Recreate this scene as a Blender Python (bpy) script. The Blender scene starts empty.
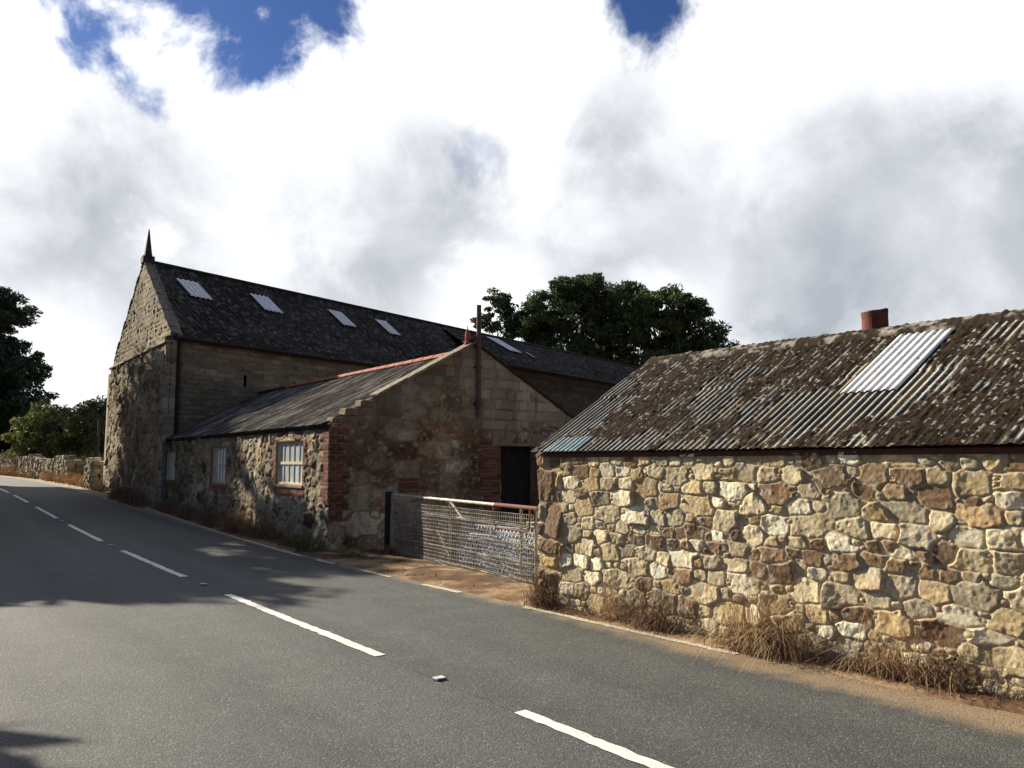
import bpy, math, random
import numpy as np
from math import sin, cos, radians, pi
from mathutils import Vector
random.seed(7)
RNG = np.random.default_rng(7)
SC = bpy.context.scene
COL = SC.collection
# ------------------------------------------------------------------ camera, sky, sun, exposure
H = 1.65
cd = bpy.data.cameras.new('camera'); cam = bpy.data.objects.new('camera', cd); COL.objects.link(cam)
cam.location = (0, 0, H); cam.rotation_euler = (pi/2 + math.atan(79/800), 0, 0)
cd.sensor_width = 36; cd.lens = 28.125; cd.clip_start = .05; cd.clip_end = 3000
SC.camera = cam
SUN_AZ = radians(-54.5)      # measured from +Y towards +X
SUN_EL = radians(26)
SUN_STRENGTH = 5.0
sd = Vector((sin(SUN_AZ)*cos(SUN_EL), cos(SUN_AZ)*cos(SUN_EL), sin(SUN_EL)))
sl = bpy.data.lights.new('sun', 'SUN'); sun = bpy.data.objects.new('sun', sl); COL.objects.link(sun)
sl.energy = SUN_STRENGTH; sl.angle = radians(.5); sl.color = (1, .90, .74)
sun.rotation_euler = sd.to_track_quat('Z', 'Y').to_euler()
SC.view_settings.view_transform = 'Standard'; SC.view_settings.look = 'None'
SC.view_settings.exposure = 0.95; SC.view_settings.gamma = 1; SC.view_settings.use_curve_mapping = False

class NT:
    """small helper round a node tree"""
    def __init__(s, t): s.t = t; s.t.nodes.clear()
    def n(s, ty, ins=None, **kw):
        nd = s.t.nodes.new(ty)
        for k, v in kw.items(): setattr(nd, k, v)
        for k, v in (ins or {}).items():
            sock = nd.inputs[k]
            if hasattr(v, 'is_output'): s.t.links.new(v, sock)
            elif isinstance(v, bpy.types.Node): s.t.links.new(v.outputs[0], sock)
            else: sock.default_value = v
        return nd
    def math(s, op, a, b=0., c=None, clamp=False):
        ins = {0: a, 1: b}
        if c is not None: ins[2] = c
        return s.n('ShaderNodeMath', ins, operation=op, use_clamp=clamp).outputs[0]
    def vm(s, op, a, b=(0, 0, 0)):
        nd = s.n('ShaderNodeVectorMath', {0: a, 1: b}, operation=op)
        return nd.outputs['Value'] if op in ('DISTANCE', 'DOT_PRODUCT', 'LENGTH') else nd.outputs[0]
    def mr(s, v, a, b, c=0., d=1., smooth=True):
        return s.n('ShaderNodeMapRange', {0: v, 1: a, 2: b, 3: c, 4: d}, interpolation_type='SMOOTHSTEP' if smooth else 'LINEAR').outputs[0]
    def mix(s, f, a, b, blend='MIX'):
        nd = s.n('ShaderNodeMix', None, data_type='RGBA', blend_type=blend)
        for i, v in ((0, f), (6, a), (7, b)):
            if hasattr(v, 'is_output'): s.t.links.new(v, nd.inputs[i])
            else: nd.inputs[i].default_value = v if i == 0 else (*v[:3], 1)
        return nd.outputs[2]
    def noise(s, vec, scale, detail=5., rough=.55, dist=0.):
        return s.n('ShaderNodeTexNoise', {'Vector': vec, 'Scale': scale, 'Detail': detail, 'Roughness': rough, 'Distortion': dist}).outputs[0]

w = bpy.data.worlds.new('World'); SC.world = w; w.use_nodes = True
t = NT(w.node_tree)
geo = t.n('ShaderNodeTexCoord').outputs['Generated']
sky = t.n('ShaderNodeTexSky', None, sky_type='NISHITA', sun_disc=False, sun_elevation=SUN_EL, sun_rotation=SUN_AZ,
          air_density=1.0, dust_density=.6, ozone_density=1.6)
D = t.vm('NORMALIZE', geo)
n1 = t.noise(D, 3.2, 9, .58, .25)
n2 = t.noise(t.vm('ADD', D, (3.1, 1.7, .4)), 6.5, 9, .60, .25)
n3 = t.noise(t.vm('ADD', D, (7.7, 2.2, 1.9)), 2.6, 6, .5, .1)
def blob(c, r0, r1, wob=.10):
    """1 inside r0, 0 outside r1 round a direction of the sky, ragged edge"""
    v = Vector(c).normalized()
    d = t.vm('DISTANCE', D, tuple(v))
    d = t.math('ADD', d, t.math('MULTIPLY', t.math('SUBTRACT', n2, .5), -wob*4))
    return t.mr(d, r0, r1, 1., 0.)
# openings of deep blue in the cloud
open_ = None
for c, r0, r1 in (((-.345, .785, .520), .055, .125), ((-.225, .822, .540), .05, .115), ((-.285, .80, .535), .05, .115), ((-.415, .775, .505), .025, .09), ((-.47, .752, .495), .0, .065), ((.146, .852, .510), .0, .048),
                  ((-.030, .931, .368), .0, .035)):
    b = blob(c, r0, r1, .10 if c[0] < -.1 else .06)
    if c[0] == -.030: b = t.math('MULTIPLY', b, .28)
    open_ = b if open_ is None else t.math('MAXIMUM', open_, b)
# the cloud bank fills the sky ahead; overhead and behind it breaks into blue
ahead = t.mr(t.vm('DOT_PRODUCT', D, tuple(Vector((-.05, .95, .25)).normalized())), .60, .80)
broken = t.mr(n1, .44, .60)
cover = t.math('MAXIMUM', ahead, t.math('MULTIPLY', broken, .7))
cover = t.math('MULTIPLY', cover, t.math('SUBTRACT', 1., open_), clamp=True)
# grey undersides
grey = None
for c, r0, r1, a in (((.34, .915, .215), .06, .22, .95), ((.55, .80, .25), .04, .2, .9), ((-.46, .86, .235), .0, .26, .9), ((-.13, .955, .275), .03, .24, .85), ((.20, .94, .26), .03, .30, .85), ((.42, .88, .26), .05, .34, .95),
                     ((.13, .905, .40), .0, .15, .85), ((.55, .78, .32), .02, .22, .6), ((-.03, .93, .36), .0, .09, .45), ((-.30, .93, .22), .0, .12, .3)):
    b = t.math('MULTIPLY', blob(c, r0, r1, .07), a)
    grey = b if grey is None else t.math('MAXIMUM', grey, b)
white = None
for c, r0, r1 in (((-.49, .86, .12), .0, .10), ((.20, .97, .20), .0, .10), ((-.40, .885, .235), .0, .045), ((-.05, .985, .20), .0, .09)):
    b = t.math('MULTIPLY', blob(c, r0, r1, .07), .8)
    white = b if white is None else t.math('MAXIMUM', white, b)
grey = t.math('MULTIPLY', grey, t.math('SUBTRACT', 1., white))
grey = t.math('MULTIPLY', grey, t.mr(n3, .25, .7, .75, 1.15), clamp=True)
grey = t.math('MULTIPLY', grey, t.mr(n2, .32, .64, .86, 1.06), clamp=True)
up_ = t.mr(t.n('ShaderNodeSeparateXYZ', {0: D}).outputs[2], .33, .47, 1., .1)
grey = t.math('ADD', t.math('MULTIPLY', grey, t.mr(up_, 0., 1., .55, .95)), t.math('MULTIPLY', t.math('MULTIPLY', t.mr(n1, .42, .75), .22), up_), clamp=True)
cc = t.mix(grey, (.70, .71, .72), (.245, .262, .292))
behind = t.mr(t.vm('DOT_PRODUCT', D, (-.05, .97, .2)), .25, .60, .22, 1.)
cc = t.mix(1., cc, t.n('ShaderNodeCombineColor', {0: behind, 1: behind, 2: behind}).outputs[0], 'MULTIPLY')
rgb = t.n('ShaderNodeMix', {0: cover}, data_type='RGBA')
skc = t.mix(1., sky.outputs[0], (.34, .50, .86), 'MULTIPLY')
bg1 = t.n('ShaderNodeBackground', {0: skc, 1: .05})
bg2 = t.n('ShaderNodeBackground', {0: cc, 1: 1.0})
mx = t.n('ShaderNodeMixShader', {0: cover, 1: bg1.outputs[0], 2: bg2.outputs[0]})
t.t.nodes.remove(rgb)
t.n('ShaderNodeOutputWorld', {0: mx.outputs[0]})

# ------------------------------------------------------------------ numpy noise
def _grid(seed, n=256):
    return np.random.default_rng(seed).random((n, n))
_G = {}
def vn(x, y, seed=0):
    """smooth value noise in 0..1"""
    if seed not in _G: _G[seed] = _grid(seed)
    g = _G[seed]; n = g.shape[0]
    x = np.asarray(x, float); y = np.asarray(y, float)
    xi = np.floor(x).astype(int); yi = np.floor(y).astype(int)
    fx = x - xi; fy = y - yi
    fx = fx*fx*(3-2*fx); fy = fy*fy*(3-2*fy)
    a = g[xi % n, yi % n]; b = g[(xi+1) % n, yi % n]; c = g[xi % n, (yi+1) % n]; d = g[(xi+1) % n, (yi+1) % n]
    return (a*(1-fx)+b*fx)*(1-fy) + (c*(1-fx)+d*fx)*fy
def fbm(x, y, seed=0, o=4, gain=.5):
    r = 0; a = 1; s = 0
    for i in range(o):
        r = r + a*vn(x*2**i + 17.3*i, y*2**i + 5.1*i, seed+i); s += a; a *= gain
    return r/s
def sst(a, b, x):
    q = np.clip((x-a)/(b-a), 0, 1); return q*q*(3-2*q)
def lerp(a, b, f):
    return a + (b-a)*f

# ------------------------------------------------------------------ objects
ORG = {}
def org(o):
    while o is not None and o.name not in ORG: o = o.parent
    return ORG[o.name] if o is not None else np.zeros(3)
def thing(name, label, cat, loc, group=None):
    o = bpy.data.objects.new(name, None); COL.objects.link(o); o.location = loc; o.empty_display_size = .2
    ORG[o.name] = np.array(loc, float)
    o['label'] = label; o['category'] = cat
    if group: o['group'] = group
    return o
def tag(o, label=None, cat=None, group=None, kind=None):
    if label: o['label'] = label
    if cat: o['category'] = cat
    if group: o['group'] = group
    if kind: o['kind'] = kind
    return o
def mesh(name, V, Fc, mat, parent=None, col=None, smooth=False, origin=None):
    """V (n,3) world, Fc (m,k) array or list of faces"""
    V = np.asarray(V, float)
    me = bpy.data.meshes.new(name)
    if isinstance(Fc, np.ndarray):
        k = Fc.shape[1]; m = Fc.shape[0]
    off = org(parent) if parent is not None else (np.array(origin, float) if origin is not None else np.zeros(3))
    L = V - off
    if isinstance(Fc, np.ndarray):
        me.vertices.add(len(L)); me.vertices.foreach_set('co', L.ravel())
        me.loops.add(m*k); me.loops.foreach_set('vertex_index', Fc.astype(np.int32).ravel())
        me.polygons.add(m); me.polygons.foreach_set('loop_start', np.arange(0, m*k, k, dtype=np.int32))
        me.polygons.foreach_set('loop_total', np.full(m, k, dtype=np.int32))
    else:
        me.from_pydata([tuple(v) for v in L], [], Fc)
    me.update(calc_edges=True); me.validate()
    if col is not None and len(me.vertices) == len(V):
        a = me.color_attributes.new('Col', 'FLOAT_COLOR', 'POINT')
        c = np.ones((len(V), 4)); c[:, :3] = col
        a.data.foreach_set('color', c.ravel())
    if smooth: me.polygons.foreach_set('use_smooth', np.ones(len(me.polygons), bool))
    me.materials.append(mat)
    o = bpy.data.objects.new(name, me); COL.objects.link(o)
    if parent is not None: o.parent = parent
    elif origin is not None: o.location = origin
    return o
class MB:
    """collects boxes, bars and tubes into one mesh"""
    def __init__(s): s.v = []; s.f = []
    def add(s, v, f):
        b = len(s.v); s.v += [tuple(map(float, q)) for q in v]; s.f += [tuple(b+i for i in q) for q in f]; return s
    def box(s, c, ax, ay, az, bev=0.):
        """centre and three half-axis vectors"""
        c, ax, ay, az = (np.array(q, float) for q in (c, ax, ay, az))
        P = [c + i*ax + j*ay + k*az for k in (-1, 1) for i, j in ((-1, -1), (1, -1), (1, 1), (-1, 1))]
        return s.add(P, [(3, 2, 1, 0), (4, 5, 6, 7), (0, 1, 5, 4), (1, 2, 6, 5), (2, 3, 7, 6), (3, 0, 4, 7)])
    def tube(s, pts, r, n=8, cap=True):
        pts = [np.array(p, float) for p in pts]; rr = r if hasattr(r, '__len__') else [r]*len(pts)
        ring = []
        for i, p in enumerate(pts):
            d = pts[min(i+1, len(pts)-1)] - pts[max(i-1, 0)]; d /= np.linalg.norm(d) + 1e-9
            a = np.cross(d, (0, 0, 1)) if abs(d[2]) < .95 else np.cross(d, (1, 0, 0)); a /= np.linalg.norm(a)
            b = np.cross(d, a)
            ring.append([p + rr[i]*(cos(2*pi*k/n)*a + sin(2*pi*k/n)*b) for k in range(n)])
        V = [q for g in ring for q in g]; F = []
        for i in range(len(pts)-1):
            for k in range(n):
                F.append((i*n+k, i*n+(k+1) % n, (i+1)*n+(k+1) % n, (i+1)*n+k))
        if cap: F += [tuple(range(n-1, -1, -1)), tuple((len(pts)-1)*n+k for k in range(n))]
        return s.add(V, F)
    def build(s, name, mat, parent=None, smooth=False, origin=None, bevel=0):
        o = mesh(name, s.v, s.f, mat, parent, None, smooth, origin)
        if bevel:
            m = o.modifiers.new('bevel', 'BEVEL'); m.width = bevel; m.segments = 2; m.limit_method = 'ANGLE'
        return o

# ------------------------------------------------------------------ materials
def mat(name):
    m = bpy.data.materials.new(name); m.use_nodes = True; return m, NT(m.node_tree)
def out(t, bsdf): t.n('ShaderNodeOutputMaterial', {0: bsdf.outputs[0]})
def attr_mat(name, rough=.93, nscale=28., nlo=.72, nhi=1.28, bump=.25, bscale=90., bdist=.006, stain=0.):
    m, t = mat(name)
    pos = t.n('ShaderNodeNewGeometry').outputs['Position']
    c = t.n('ShaderNodeAttribute', None, attribute_name='Col').outputs['Color']
    f = t.mr(t.noise(pos, nscale, 6, .65), .28, .72, nlo, nhi, False)
    g = t.mr(t.noise(pos, nscale*6, 4, .6), .3, .7, .82, 1.18, False)
    k = t.math('MULTIPLY', f, g)
    c2 = t.mix(1., c, t.n('ShaderNodeCombineColor', {0: k, 1: k, 2: k}).outputs[0], 'MULTIPLY')
    b = t.n('ShaderNodeBump', {'Strength': bump, 'Distance': bdist, 'Height': t.noise(pos, bscale, 7, .68)})
    out(t, t.n('ShaderNodeBsdfPrincipled', {'Base Color': c2, 'Roughness': rough, 'Normal': b.outputs[0], 'Specular IOR Level': .08}))
    return m
def plain(name, c1, c2, scale=12., rough=.8, bump=.2, bdist=.004, metallic=0., stretch=(1, 1, 1), spec=.4):
    m, t = mat(name)
    pos = t.n('ShaderNodeNewGeometry').outputs['Position']
    p = t.vm('MULTIPLY', pos, stretch)
    n = t.noise(p, scale, 6, .6)
    c = t.mix(t.mr(n, .36, .66), c1, c2)
    b = t.n('ShaderNodeBump', {'Strength': bump, 'Distance': bdist, 'Height': t.noise(p, scale*5, 5, .6)})
    out(t, t.n('ShaderNodeBsdfPrincipled', {'Base Color': c, 'Roughness': rough, 'Metallic': metallic, 'Normal': b.outputs[0], 'Specular IOR Level': spec}))
    return m
M = {}
M['stone'] = attr_mat('rubble_stone', bump=.6, bscale=70., bdist=.009, nlo=.66, nhi=1.3)
M['stone_far'] = attr_mat('far_rubble_stone', nscale=9., bscale=30., bdist=.015, bump=.35)
M['sheet'] = attr_mat('corrugated_sheet', nscale=35., nlo=.6, nhi=1.35, bscale=160., bdist=.004)
M['roof_far'] = attr_mat('mossy_far_roof', nscale=6., nlo=.55, nhi=1.5, bscale=18., bdist=.03, bump=.5)
M['dirt'] = attr_mat('dirt', nscale=14., nlo=.6, nhi=1.4, bscale=60., bdist=.01, bump=.5)
M['fascia'] = plain('red_brown_timber', (.10, .030, .016), (.055, .020, .012), 20, .8)
M['lead'] = plain('dark_flashing', (.045, .040, .034), (.03, .026, .022), 9, .9, spec=.1)
M['clay'] = plain('red_clay', (.42, .085, .04), (.25, .06, .035), 14, .85)
M['clay_ridge'] = plain('clay_ridge', (.50, .12, .06), (.20, .07, .045), 7, .85)
M['rust'] = plain('rusted_iron', (.16, .048, .028), (.075, .028, .02), 7, .9, .4)
M['clear'] = plain('translucent_sheet', (.88, .87, .82), (.70, .69, .65), 7, .6, .05)
M['clear_green'] = plain('weathered_clear_sheet', (.38, .46, .44), (.24, .29, .28), 14, .5, .05)
M['knee'] = plain('weathered_kneeler', (.24, .17, .11), (.12, .085, .06), 9, .95, .8, .02)
M['reveal'] = plain('brick_reveal', (.30, .17, .11), (.30, .20, .13), 9, .9)
M['dark'] = plain('dark_interior', (.02, .017, .015), (.012, .01, .009), 5, .9)
M['timber_dark'] = plain('black_timber', (.025, .022, .02), (.012, .011, .01), 16, .85, .4, stretch=(1, 1, .15))
M['frame'] = plain('cream_paint', (.70, .58, .40), (.50, .39, .26), 26, .6, .2)
M['gate_paint'] = plain('chipped_white_gate_paint', (.74, .68, .54), (.30, .24, .18), 22, .55, .2)
M['gate_rust'] = plain('rusty_gate_steel', (.22, .075, .04), (.12, .05, .03), 30, .8, .3)
M['mesh'] = plain('galvanised_mesh', (.38, .36, .31), (.15, .13, .10), 20, .75, .1)
M['gate_dull'] = plain('weathered_gate_steel', (.36, .33, .27), (.16, .11, .075), 26, .75, .2)
M['mesh_pale'] = plain('pale_coated_mesh', (.42, .49, .58), (.20, .25, .32), 14, .5, .1)
M['pipe_grey'] = plain('grey_downpipe', (.28, .27, .26), (.12, .12, .12), 9, .6)
M['concrete'] = plain('lintel_concrete', (.25, .205, .145), (.16, .13, .09), 9, .9, .4)
M['cope'] = attr_mat('coping_stone', nscale=12.)
M['slate_spire'] = plain('dark_spire_stone', (.075, .055, .05), (.04, .032, .03), 6, .9, .4)
M['brick_trim'] = attr_mat('brick_trim', nscale=20.)
M['bark'] = plain('bark', (.10, .075, .055), (.055, .04, .03), 9, .95, .8, .03, stretch=(1, 1, .3))
M['straw'] = plain('dry_stems', (.60, .46, .27), (.34, .22, .11), 9, .85, .1)
M['dead'] = plain('dead_brown_weed', (.30, .185, .10), (.15, .09, .05), 9, .9, .1)
M['straw_orange'] = plain('dry_orange_grass', (.52, .35, .18), (.40, .25, .13), 3, .85, .1)
M['weed_green'] = plain('green_weed', (.09, .12, .035), (.16, .15, .05), 7, .8, .1)
M['post'] = plain('post_metal', (.05, .05, .05), (.03, .03, .03), 9, .6)
def leafmat(name, a, b):
    m, t = mat(name)
    g = t.n('ShaderNodeNewGeometry')
    n = t.noise(g.outputs['Position'], .8, 3, .6)
    c = t.mix(t.mr(n, .38, .62), a, b)
    r = t.mr(g.outputs['Random Per Island'], 0., 1., .65, 1.35, False)
    c = t.mix(1., c, t.n('ShaderNodeCombineColor', {0: r, 1: r, 2: r}).outputs[0], 'MULTIPLY')
    p = t.n('ShaderNodeBsdfPrincipled', {'Base Color': c, 'Roughness': .65, 'Specular IOR Level': .25})
    tr = t.n('ShaderNodeBsdfTranslucent', {0: c})
    out(t, t.n('ShaderNodeMixShader', {0: .22, 1: p.outputs[0], 2: tr.outputs[0]}))
    return m
M['leaf_dark'] = leafmat('dark_evergreen_leaf', (.050, .082, .032), (.085, .120, .044))
M['leaf_pine'] = leafmat('blue_green_needles', (.040, .066, .040), (.068, .100, .052))
M['leaf_mid'] = leafmat('mid_green_leaf', (.040, .065, .018), (.075, .10, .028))
M['leaf_ever'] = leafmat('olive_evergreen_leaf', (.060, .092, .030), (.105, .138, .046))
M['leaf_shrub'] = leafmat('shrub_leaf', (.12, .15, .045), (.20, .20, .075))

def glassmat():
    m, t = mat('dusty_sky_tint_glass')
    pos = t.n('ShaderNodeNewGeometry').outputs['Position']
    c = t.mix(t.mr(t.noise(t.vm('MULTIPLY', pos, (1, 1, .25)), 9, 4, .6), .35, .65), (.60, .71, .71), (.38, .47, .49))  # pale dusty base colour also carries the reflection of bright sky
    out(t, t.n('ShaderNodeBsdfPrincipled', {'Base Color': c, 'Roughness': .22, 'Specular IOR Level': .6}))
    return m
M['glass'] = glassmat()

# ------------------------------------------------------------------ terrain and road
P0 = np.array([.02, 5.56])
AZ = radians(37.3)
RU = np.array([-sin(AZ), cos(AZ)]); RN = np.array([cos(AZ), sin(AZ)])    # along, and towards the buildings
_a = np.arange(-400, 400, .5)
_z = np.interp(_a, [-400, 9, 14, 18, 24, 30, 36, 50, 64, 90, 400], [0, 0, .05, .14, .32, .49, .60, .86, 1.05, 1.25, 1.6])
_k = np.exp(-.5*(np.arange(-8, 9)/4)**2); _z = np.convolve(np.pad(_z, 8, mode='edge'), _k/_k.sum(), 'valid')
def tz(x, y):
    a = (np.asarray(x)-P0[0])*RU[0] + (np.asarray(y)-P0[1])*RU[1]
    return np.interp(a, _a, _z)
def bend(a):
    """sideways shift of the road's centre line (towards the left) at distance a"""
    q = np.maximum(np.asarray(a, float)-34, 0); return -q*q/260.
def rp(a, b):
    """road coordinates -> world x, y"""
    a = np.asarray(a, float); b = np.asarray(b, float) + bend(a)
    return P0[0]+RU[0]*a+RN[0]*b, P0[1]+RU[1]*a+RN[1]*b
def gridfaces(nx, ny):
    i = np.arange(nx-1)[:, None]*ny + np.arange(ny-1)[None, :]
    return np.stack([i, i+ny, i+ny+1, i+1], -1).reshape(-1, 4)
def edge_b(a):   # right-hand edge line of the carriageway
    return np.interp(a, [-20, 0, 6, 10, 16, 24, 36, 60], [2.55, 2.52, 2.42, 2.42, 2.62, 2.85, 3.0, 3.0])
# ground to the horizon
g1 = np.concatenate([-np.geomspace(600, 40, 14), np.linspace(-36, 100, 120), np.geomspace(104, 1500, 16)])
gx, gy = np.meshgrid(np.concatenate([-np.geomspace(900, 62, 14), np.linspace(-60, 60, 110), np.geomspace(62, 900, 14)]), g1, indexing='ij')
a_ = (gx-P0[0])*RU[0] + (gy-P0[1])*RU[1]; b_ = (gx-P0[0])*RN[0] + (gy-P0[1])*RN[1] - bend(a_)
bank = sst(3.6, 6.5, b_)*sst(38, 43, a_)*.35 + sst(-3.9, -6, b_)*.25
cor = 1-sst(3.0, 3.6, np.abs(b_))
gz = tz(gx, gy) - .05 - .13*sst(4.5, 5.6, b_)*sst(3.5, 5, a_)*sst(16, 10, a_) - .15*cor + bank + (fbm(gx*.6, gy*.6, 3)-.5)*.10*sst(4, 8, np.abs(b_))
gc = lerp(np.array([.085, .085, .035])[None, None], np.array([.20, .15, .085])[None, None], sst(.4, .6, fbm(gx*.4, gy*.4, 9))[..., None])
yard = (sst(30, 26, a_)*sst(2, 3, b_))[..., None]
gc = lerp(gc, np.array([.19, .125, .075])[None, None]*(.7+.6*fbm(gx*2, gy*2, 12))[..., None], yard)
o = mesh('ground', np.stack([gx, gy, gz], -1).reshape(-1, 3), gridfaces(*gx.shape), M['dirt'], col=gc.reshape(-1, 3), smooth=True)
tag(o, kind='structure')
# road sheet
def roadmat():
    m, t = mat('worn_asphalt')
    uv = t.n('ShaderNodeUVMap', None, uv_map='UVMap').outputs[0]
    pos = t.n('ShaderNodeNewGeometry').outputs['Position']
    s = t.n('ShaderNodeSeparateXYZ', {0: uv}); A, B = s.outputs[0], s.outputs[1]   # along, across in metres
    big = t.noise(t.vm('MULTIPLY', uv, (.10, .9, 1)), 1.2, 4, .55)
    med = t.noise(pos, 2.2, 5, .6)
    vor = t.n('ShaderNodeTexVoronoi', {'Vector': pos, 'Scale': 85., 'Randomness': 1.}, feature='F1')
    chip = t.n('ShaderNodeSeparateColor', {0: vor.outputs['Color']}).outputs[0]
    fine = t.noise(pos, 240, 3, .7)
    c = t.mix(t.mr(big, .35, .65), (.078, .077, .073), (.112, .109, .101))
    c = t.mix(t.mr(med, .4, .72, 0., .4), c, (.14, .13, .11))
    # wheel tracks polished paler
    def track(x, wd): return t.mr(t.math('ABSOLUTE', t.math('SUBTRACT', B, x)), 0., wd, 1., 0.)
    tr = t.math('MAXIMUM', t.math('MAXIMUM', track(1.85, .5), track(.55, .45)), t.math('MAXIMUM', track(-.75, .5), track(-2.2, .5)))
    c = t.mix(t.math('MULTIPLY', tr, t.mr(med, .3, .7, .2, .5)), c, (.15, .145, .13))
    seam = t.mr(t.math('ABSOLUTE', t.math('ADD', t.math('SUBTRACT', B, -.02), t.math('MULTIPLY', t.math('SUBTRACT', med, .5), .05))), .004, .014, .55, 0.)
    c = t.mix(seam, c, (.02, .02, .02))
    c = t.mix(t.mr(chip, .0, 1., 0., .65, False), t.mix(1., c, (.55, .55, .56), 'MULTIPLY'), t.mix(1., c, (1.75, 1.72, 1.66), 'MULTIPLY'))
    pale = t.mr(chip, .955, .985, 0., .55)
    c = t.mix(pale, c, (.34, .32, .28))
    c = t.mix(1., c, (.82, .90, .92), 'MULTIPLY')
    c = t.mix(t.mr(t.noise(t.vm('MULTIPLY', uv, (.35, 1.5, 1)), 1.7, 6, .65), .52, .70, 0., .35), c, (.045, .045, .044))
    c = t.mix(t.mr(fine, .3, .7, .35, 0.), c, (.02, .02, .02))
    # sand and dirt washed to the edges
    e = t.math('ADD', B, t.math('MULTIPLY', t.math('SUBTRACT', t.noise(pos, 3.2, 6, .65), .5), .55))
    near = t.mr(A, -.5, 3., -.20, .06)
    d1 = t.mr(t.math('SUBTRACT', e, near), 2.20, 2.58, 0., .85)
    d2 = t.mr(e, -2.6, -3.3, 0., .6)
    dd = t.math('MULTIPLY', t.math('MAXIMUM', d1, d2), t.mr(t.noise(pos, 60, 4, .7), .30, .62, .35, 1.))
    c = t.mix(dd, c, (.36, .255, .145))
    hgt = t.math('ADD', t.math('MULTIPLY', vor.outputs['Distance'], -1.), t.math('MULTIPLY', fine, .3))
    b = t.n('ShaderNodeBump', {'Strength': .55, 'Distance': .006, 'Height': hgt})
    out(t, t.n('ShaderNodeBsdfPrincipled', {'Base Color': c, 'Roughness': .82, 'Normal': b.outputs[0], 'Specular IOR Level': .35}))
    return m
M['road'] = roadmat()
aa = np.concatenate([np.linspace(-30, -8, 12), np.linspace(-7, 60, 135), np.linspace(61, 140, 40)])
lat = np.linspace(0, 1, 15)
A2, T2 = np.meshgrid(aa, lat, indexing='ij')
B2 = lerp(-3.6, edge_b(A2)+.12, T2)
X, Y = rp(A2, B2); Z = tz(X, Y) - .035*(B2/3.)**2*0 - .012*np.abs(B2)/3
road = mesh('road', np.stack([X, Y, Z], -1).reshape(-1, 3), gridfaces(*A2.shape), M['road'], smooth=True)
uvl = road.data.uv_layers.new(name='UVMap')
li = np.zeros(len(road.data.loops), np.int32); road.data.loops.foreach_get('vertex_index', li)
uvl.data.foreach_set('uv', np.stack([A2.ravel()[li], B2.ravel()[li]], -1).ravel())
tag(road, kind='structure')
# markings, each dash a mesh under the road
def paintmat(name, c, holes=.585):
    m, t = mat(name)
    pos = t.n('ShaderNodeNewGeometry').outputs['Position']
    n = t.noise(pos, 45, 5, .7)
    col = t.mix(t.mr(n, holes, holes+.08), c, (.16, .15, .13))
    col = t.mix(t.mr(t.noise(pos, 5, 4, .6), .4, .7, 0., .35), col, (.38, .34, .27))
    b = t.n('ShaderNodeBump', {'Strength': .4, 'Distance': .004, 'Height': t.noise(pos, 150, 4, .6)})
    out(t, t.n('ShaderNodeBsdfPrincipled', {'Base Color': col, 'Roughness': .7, 'Normal': b.outputs[0]}))
    return m
M['paint'] = paintmat('white_line_paint', (.78, .76, .68))
M['paint_worn'] = paintmat('worn_edge_line_paint', (.66, .58, .42), .50)
def strip(name, a0, a1, bfun, wd, mt, jag=.008, step=.06, lift=.005):
    n = max(4, int((a1-a0)/step)); a = np.linspace(a0, a1, n)
    j0 = (vn(a*14, a*0+a0, 31)-.5)*2*jag; j1 = (vn(a*14, a*0+a0+9, 32)-.5)*2*jag
    V = []
    for k in (0, 1):
        b = bfun(a) + (wd/2 if k else -wd/2) + (j1 if k else j0)
        x, y = rp(a, b); V.append(np.stack([x, y, tz(x, y) - .012*np.abs(b)/3 + lift], -1))
    return mesh(name, np.stack(V, 1).reshape(-1, 3), gridfaces(n, 2), mt, road)
for k in range(0, 9):
    a0 = -4.1 + 6*k
    strip('centre_dash', a0, a0+4.05, lambda a: a*0, .102, M['paint'], .013)
for a0, a1 in ((.1, 3.05), (4.35, 5.25), (6.15, 7.0), (8.05, 8.75), (9.35, 50)):
    strip('edge_line', a0, a1, edge_b if a0 > -5 else edge_b, .09, M['paint_worn'], .016)
M['stud'] = plain('white_road_stud', (.75, .76, .78), (.5, .5, .5), 30, .35, .05)
M['rubber'] = plain('stud_rubber', (.12, .12, .12), (.06, .06, .06), 30, .8, .1)
stud_label = {0: 'white reflective road stud on the centre line just beyond the nearest dash', 1: 'white road stud in the gap past the second long dash',
              2: 'white road stud in the tree shadow between the third and fourth dashes', 3: 'small far white road stud beyond the fourth dash up the hill'}
for k in range(4):
    x, y = rp(.95+6*k, 0); z = float(tz(x, y)) - .012*0 + .004
    r = thing('road_stud', stud_label[k], 'road stud', (x, y, z), 'reflective studs along the centre line')
    d = np.array([*RU, 0]); n = np.array([*RN, 0]); c = np.array([x, y, z])
    MB().box(c+(0, 0, .003), d*.042, n*.046, (0, 0, .003)).build('base', M['rubber'], r, bevel=.003)
    MB().box(c+(0, 0, .011), d*.034, n*.042, (0, 0, .005)).build('reflector', M['stud'], r, bevel=.004)

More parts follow.
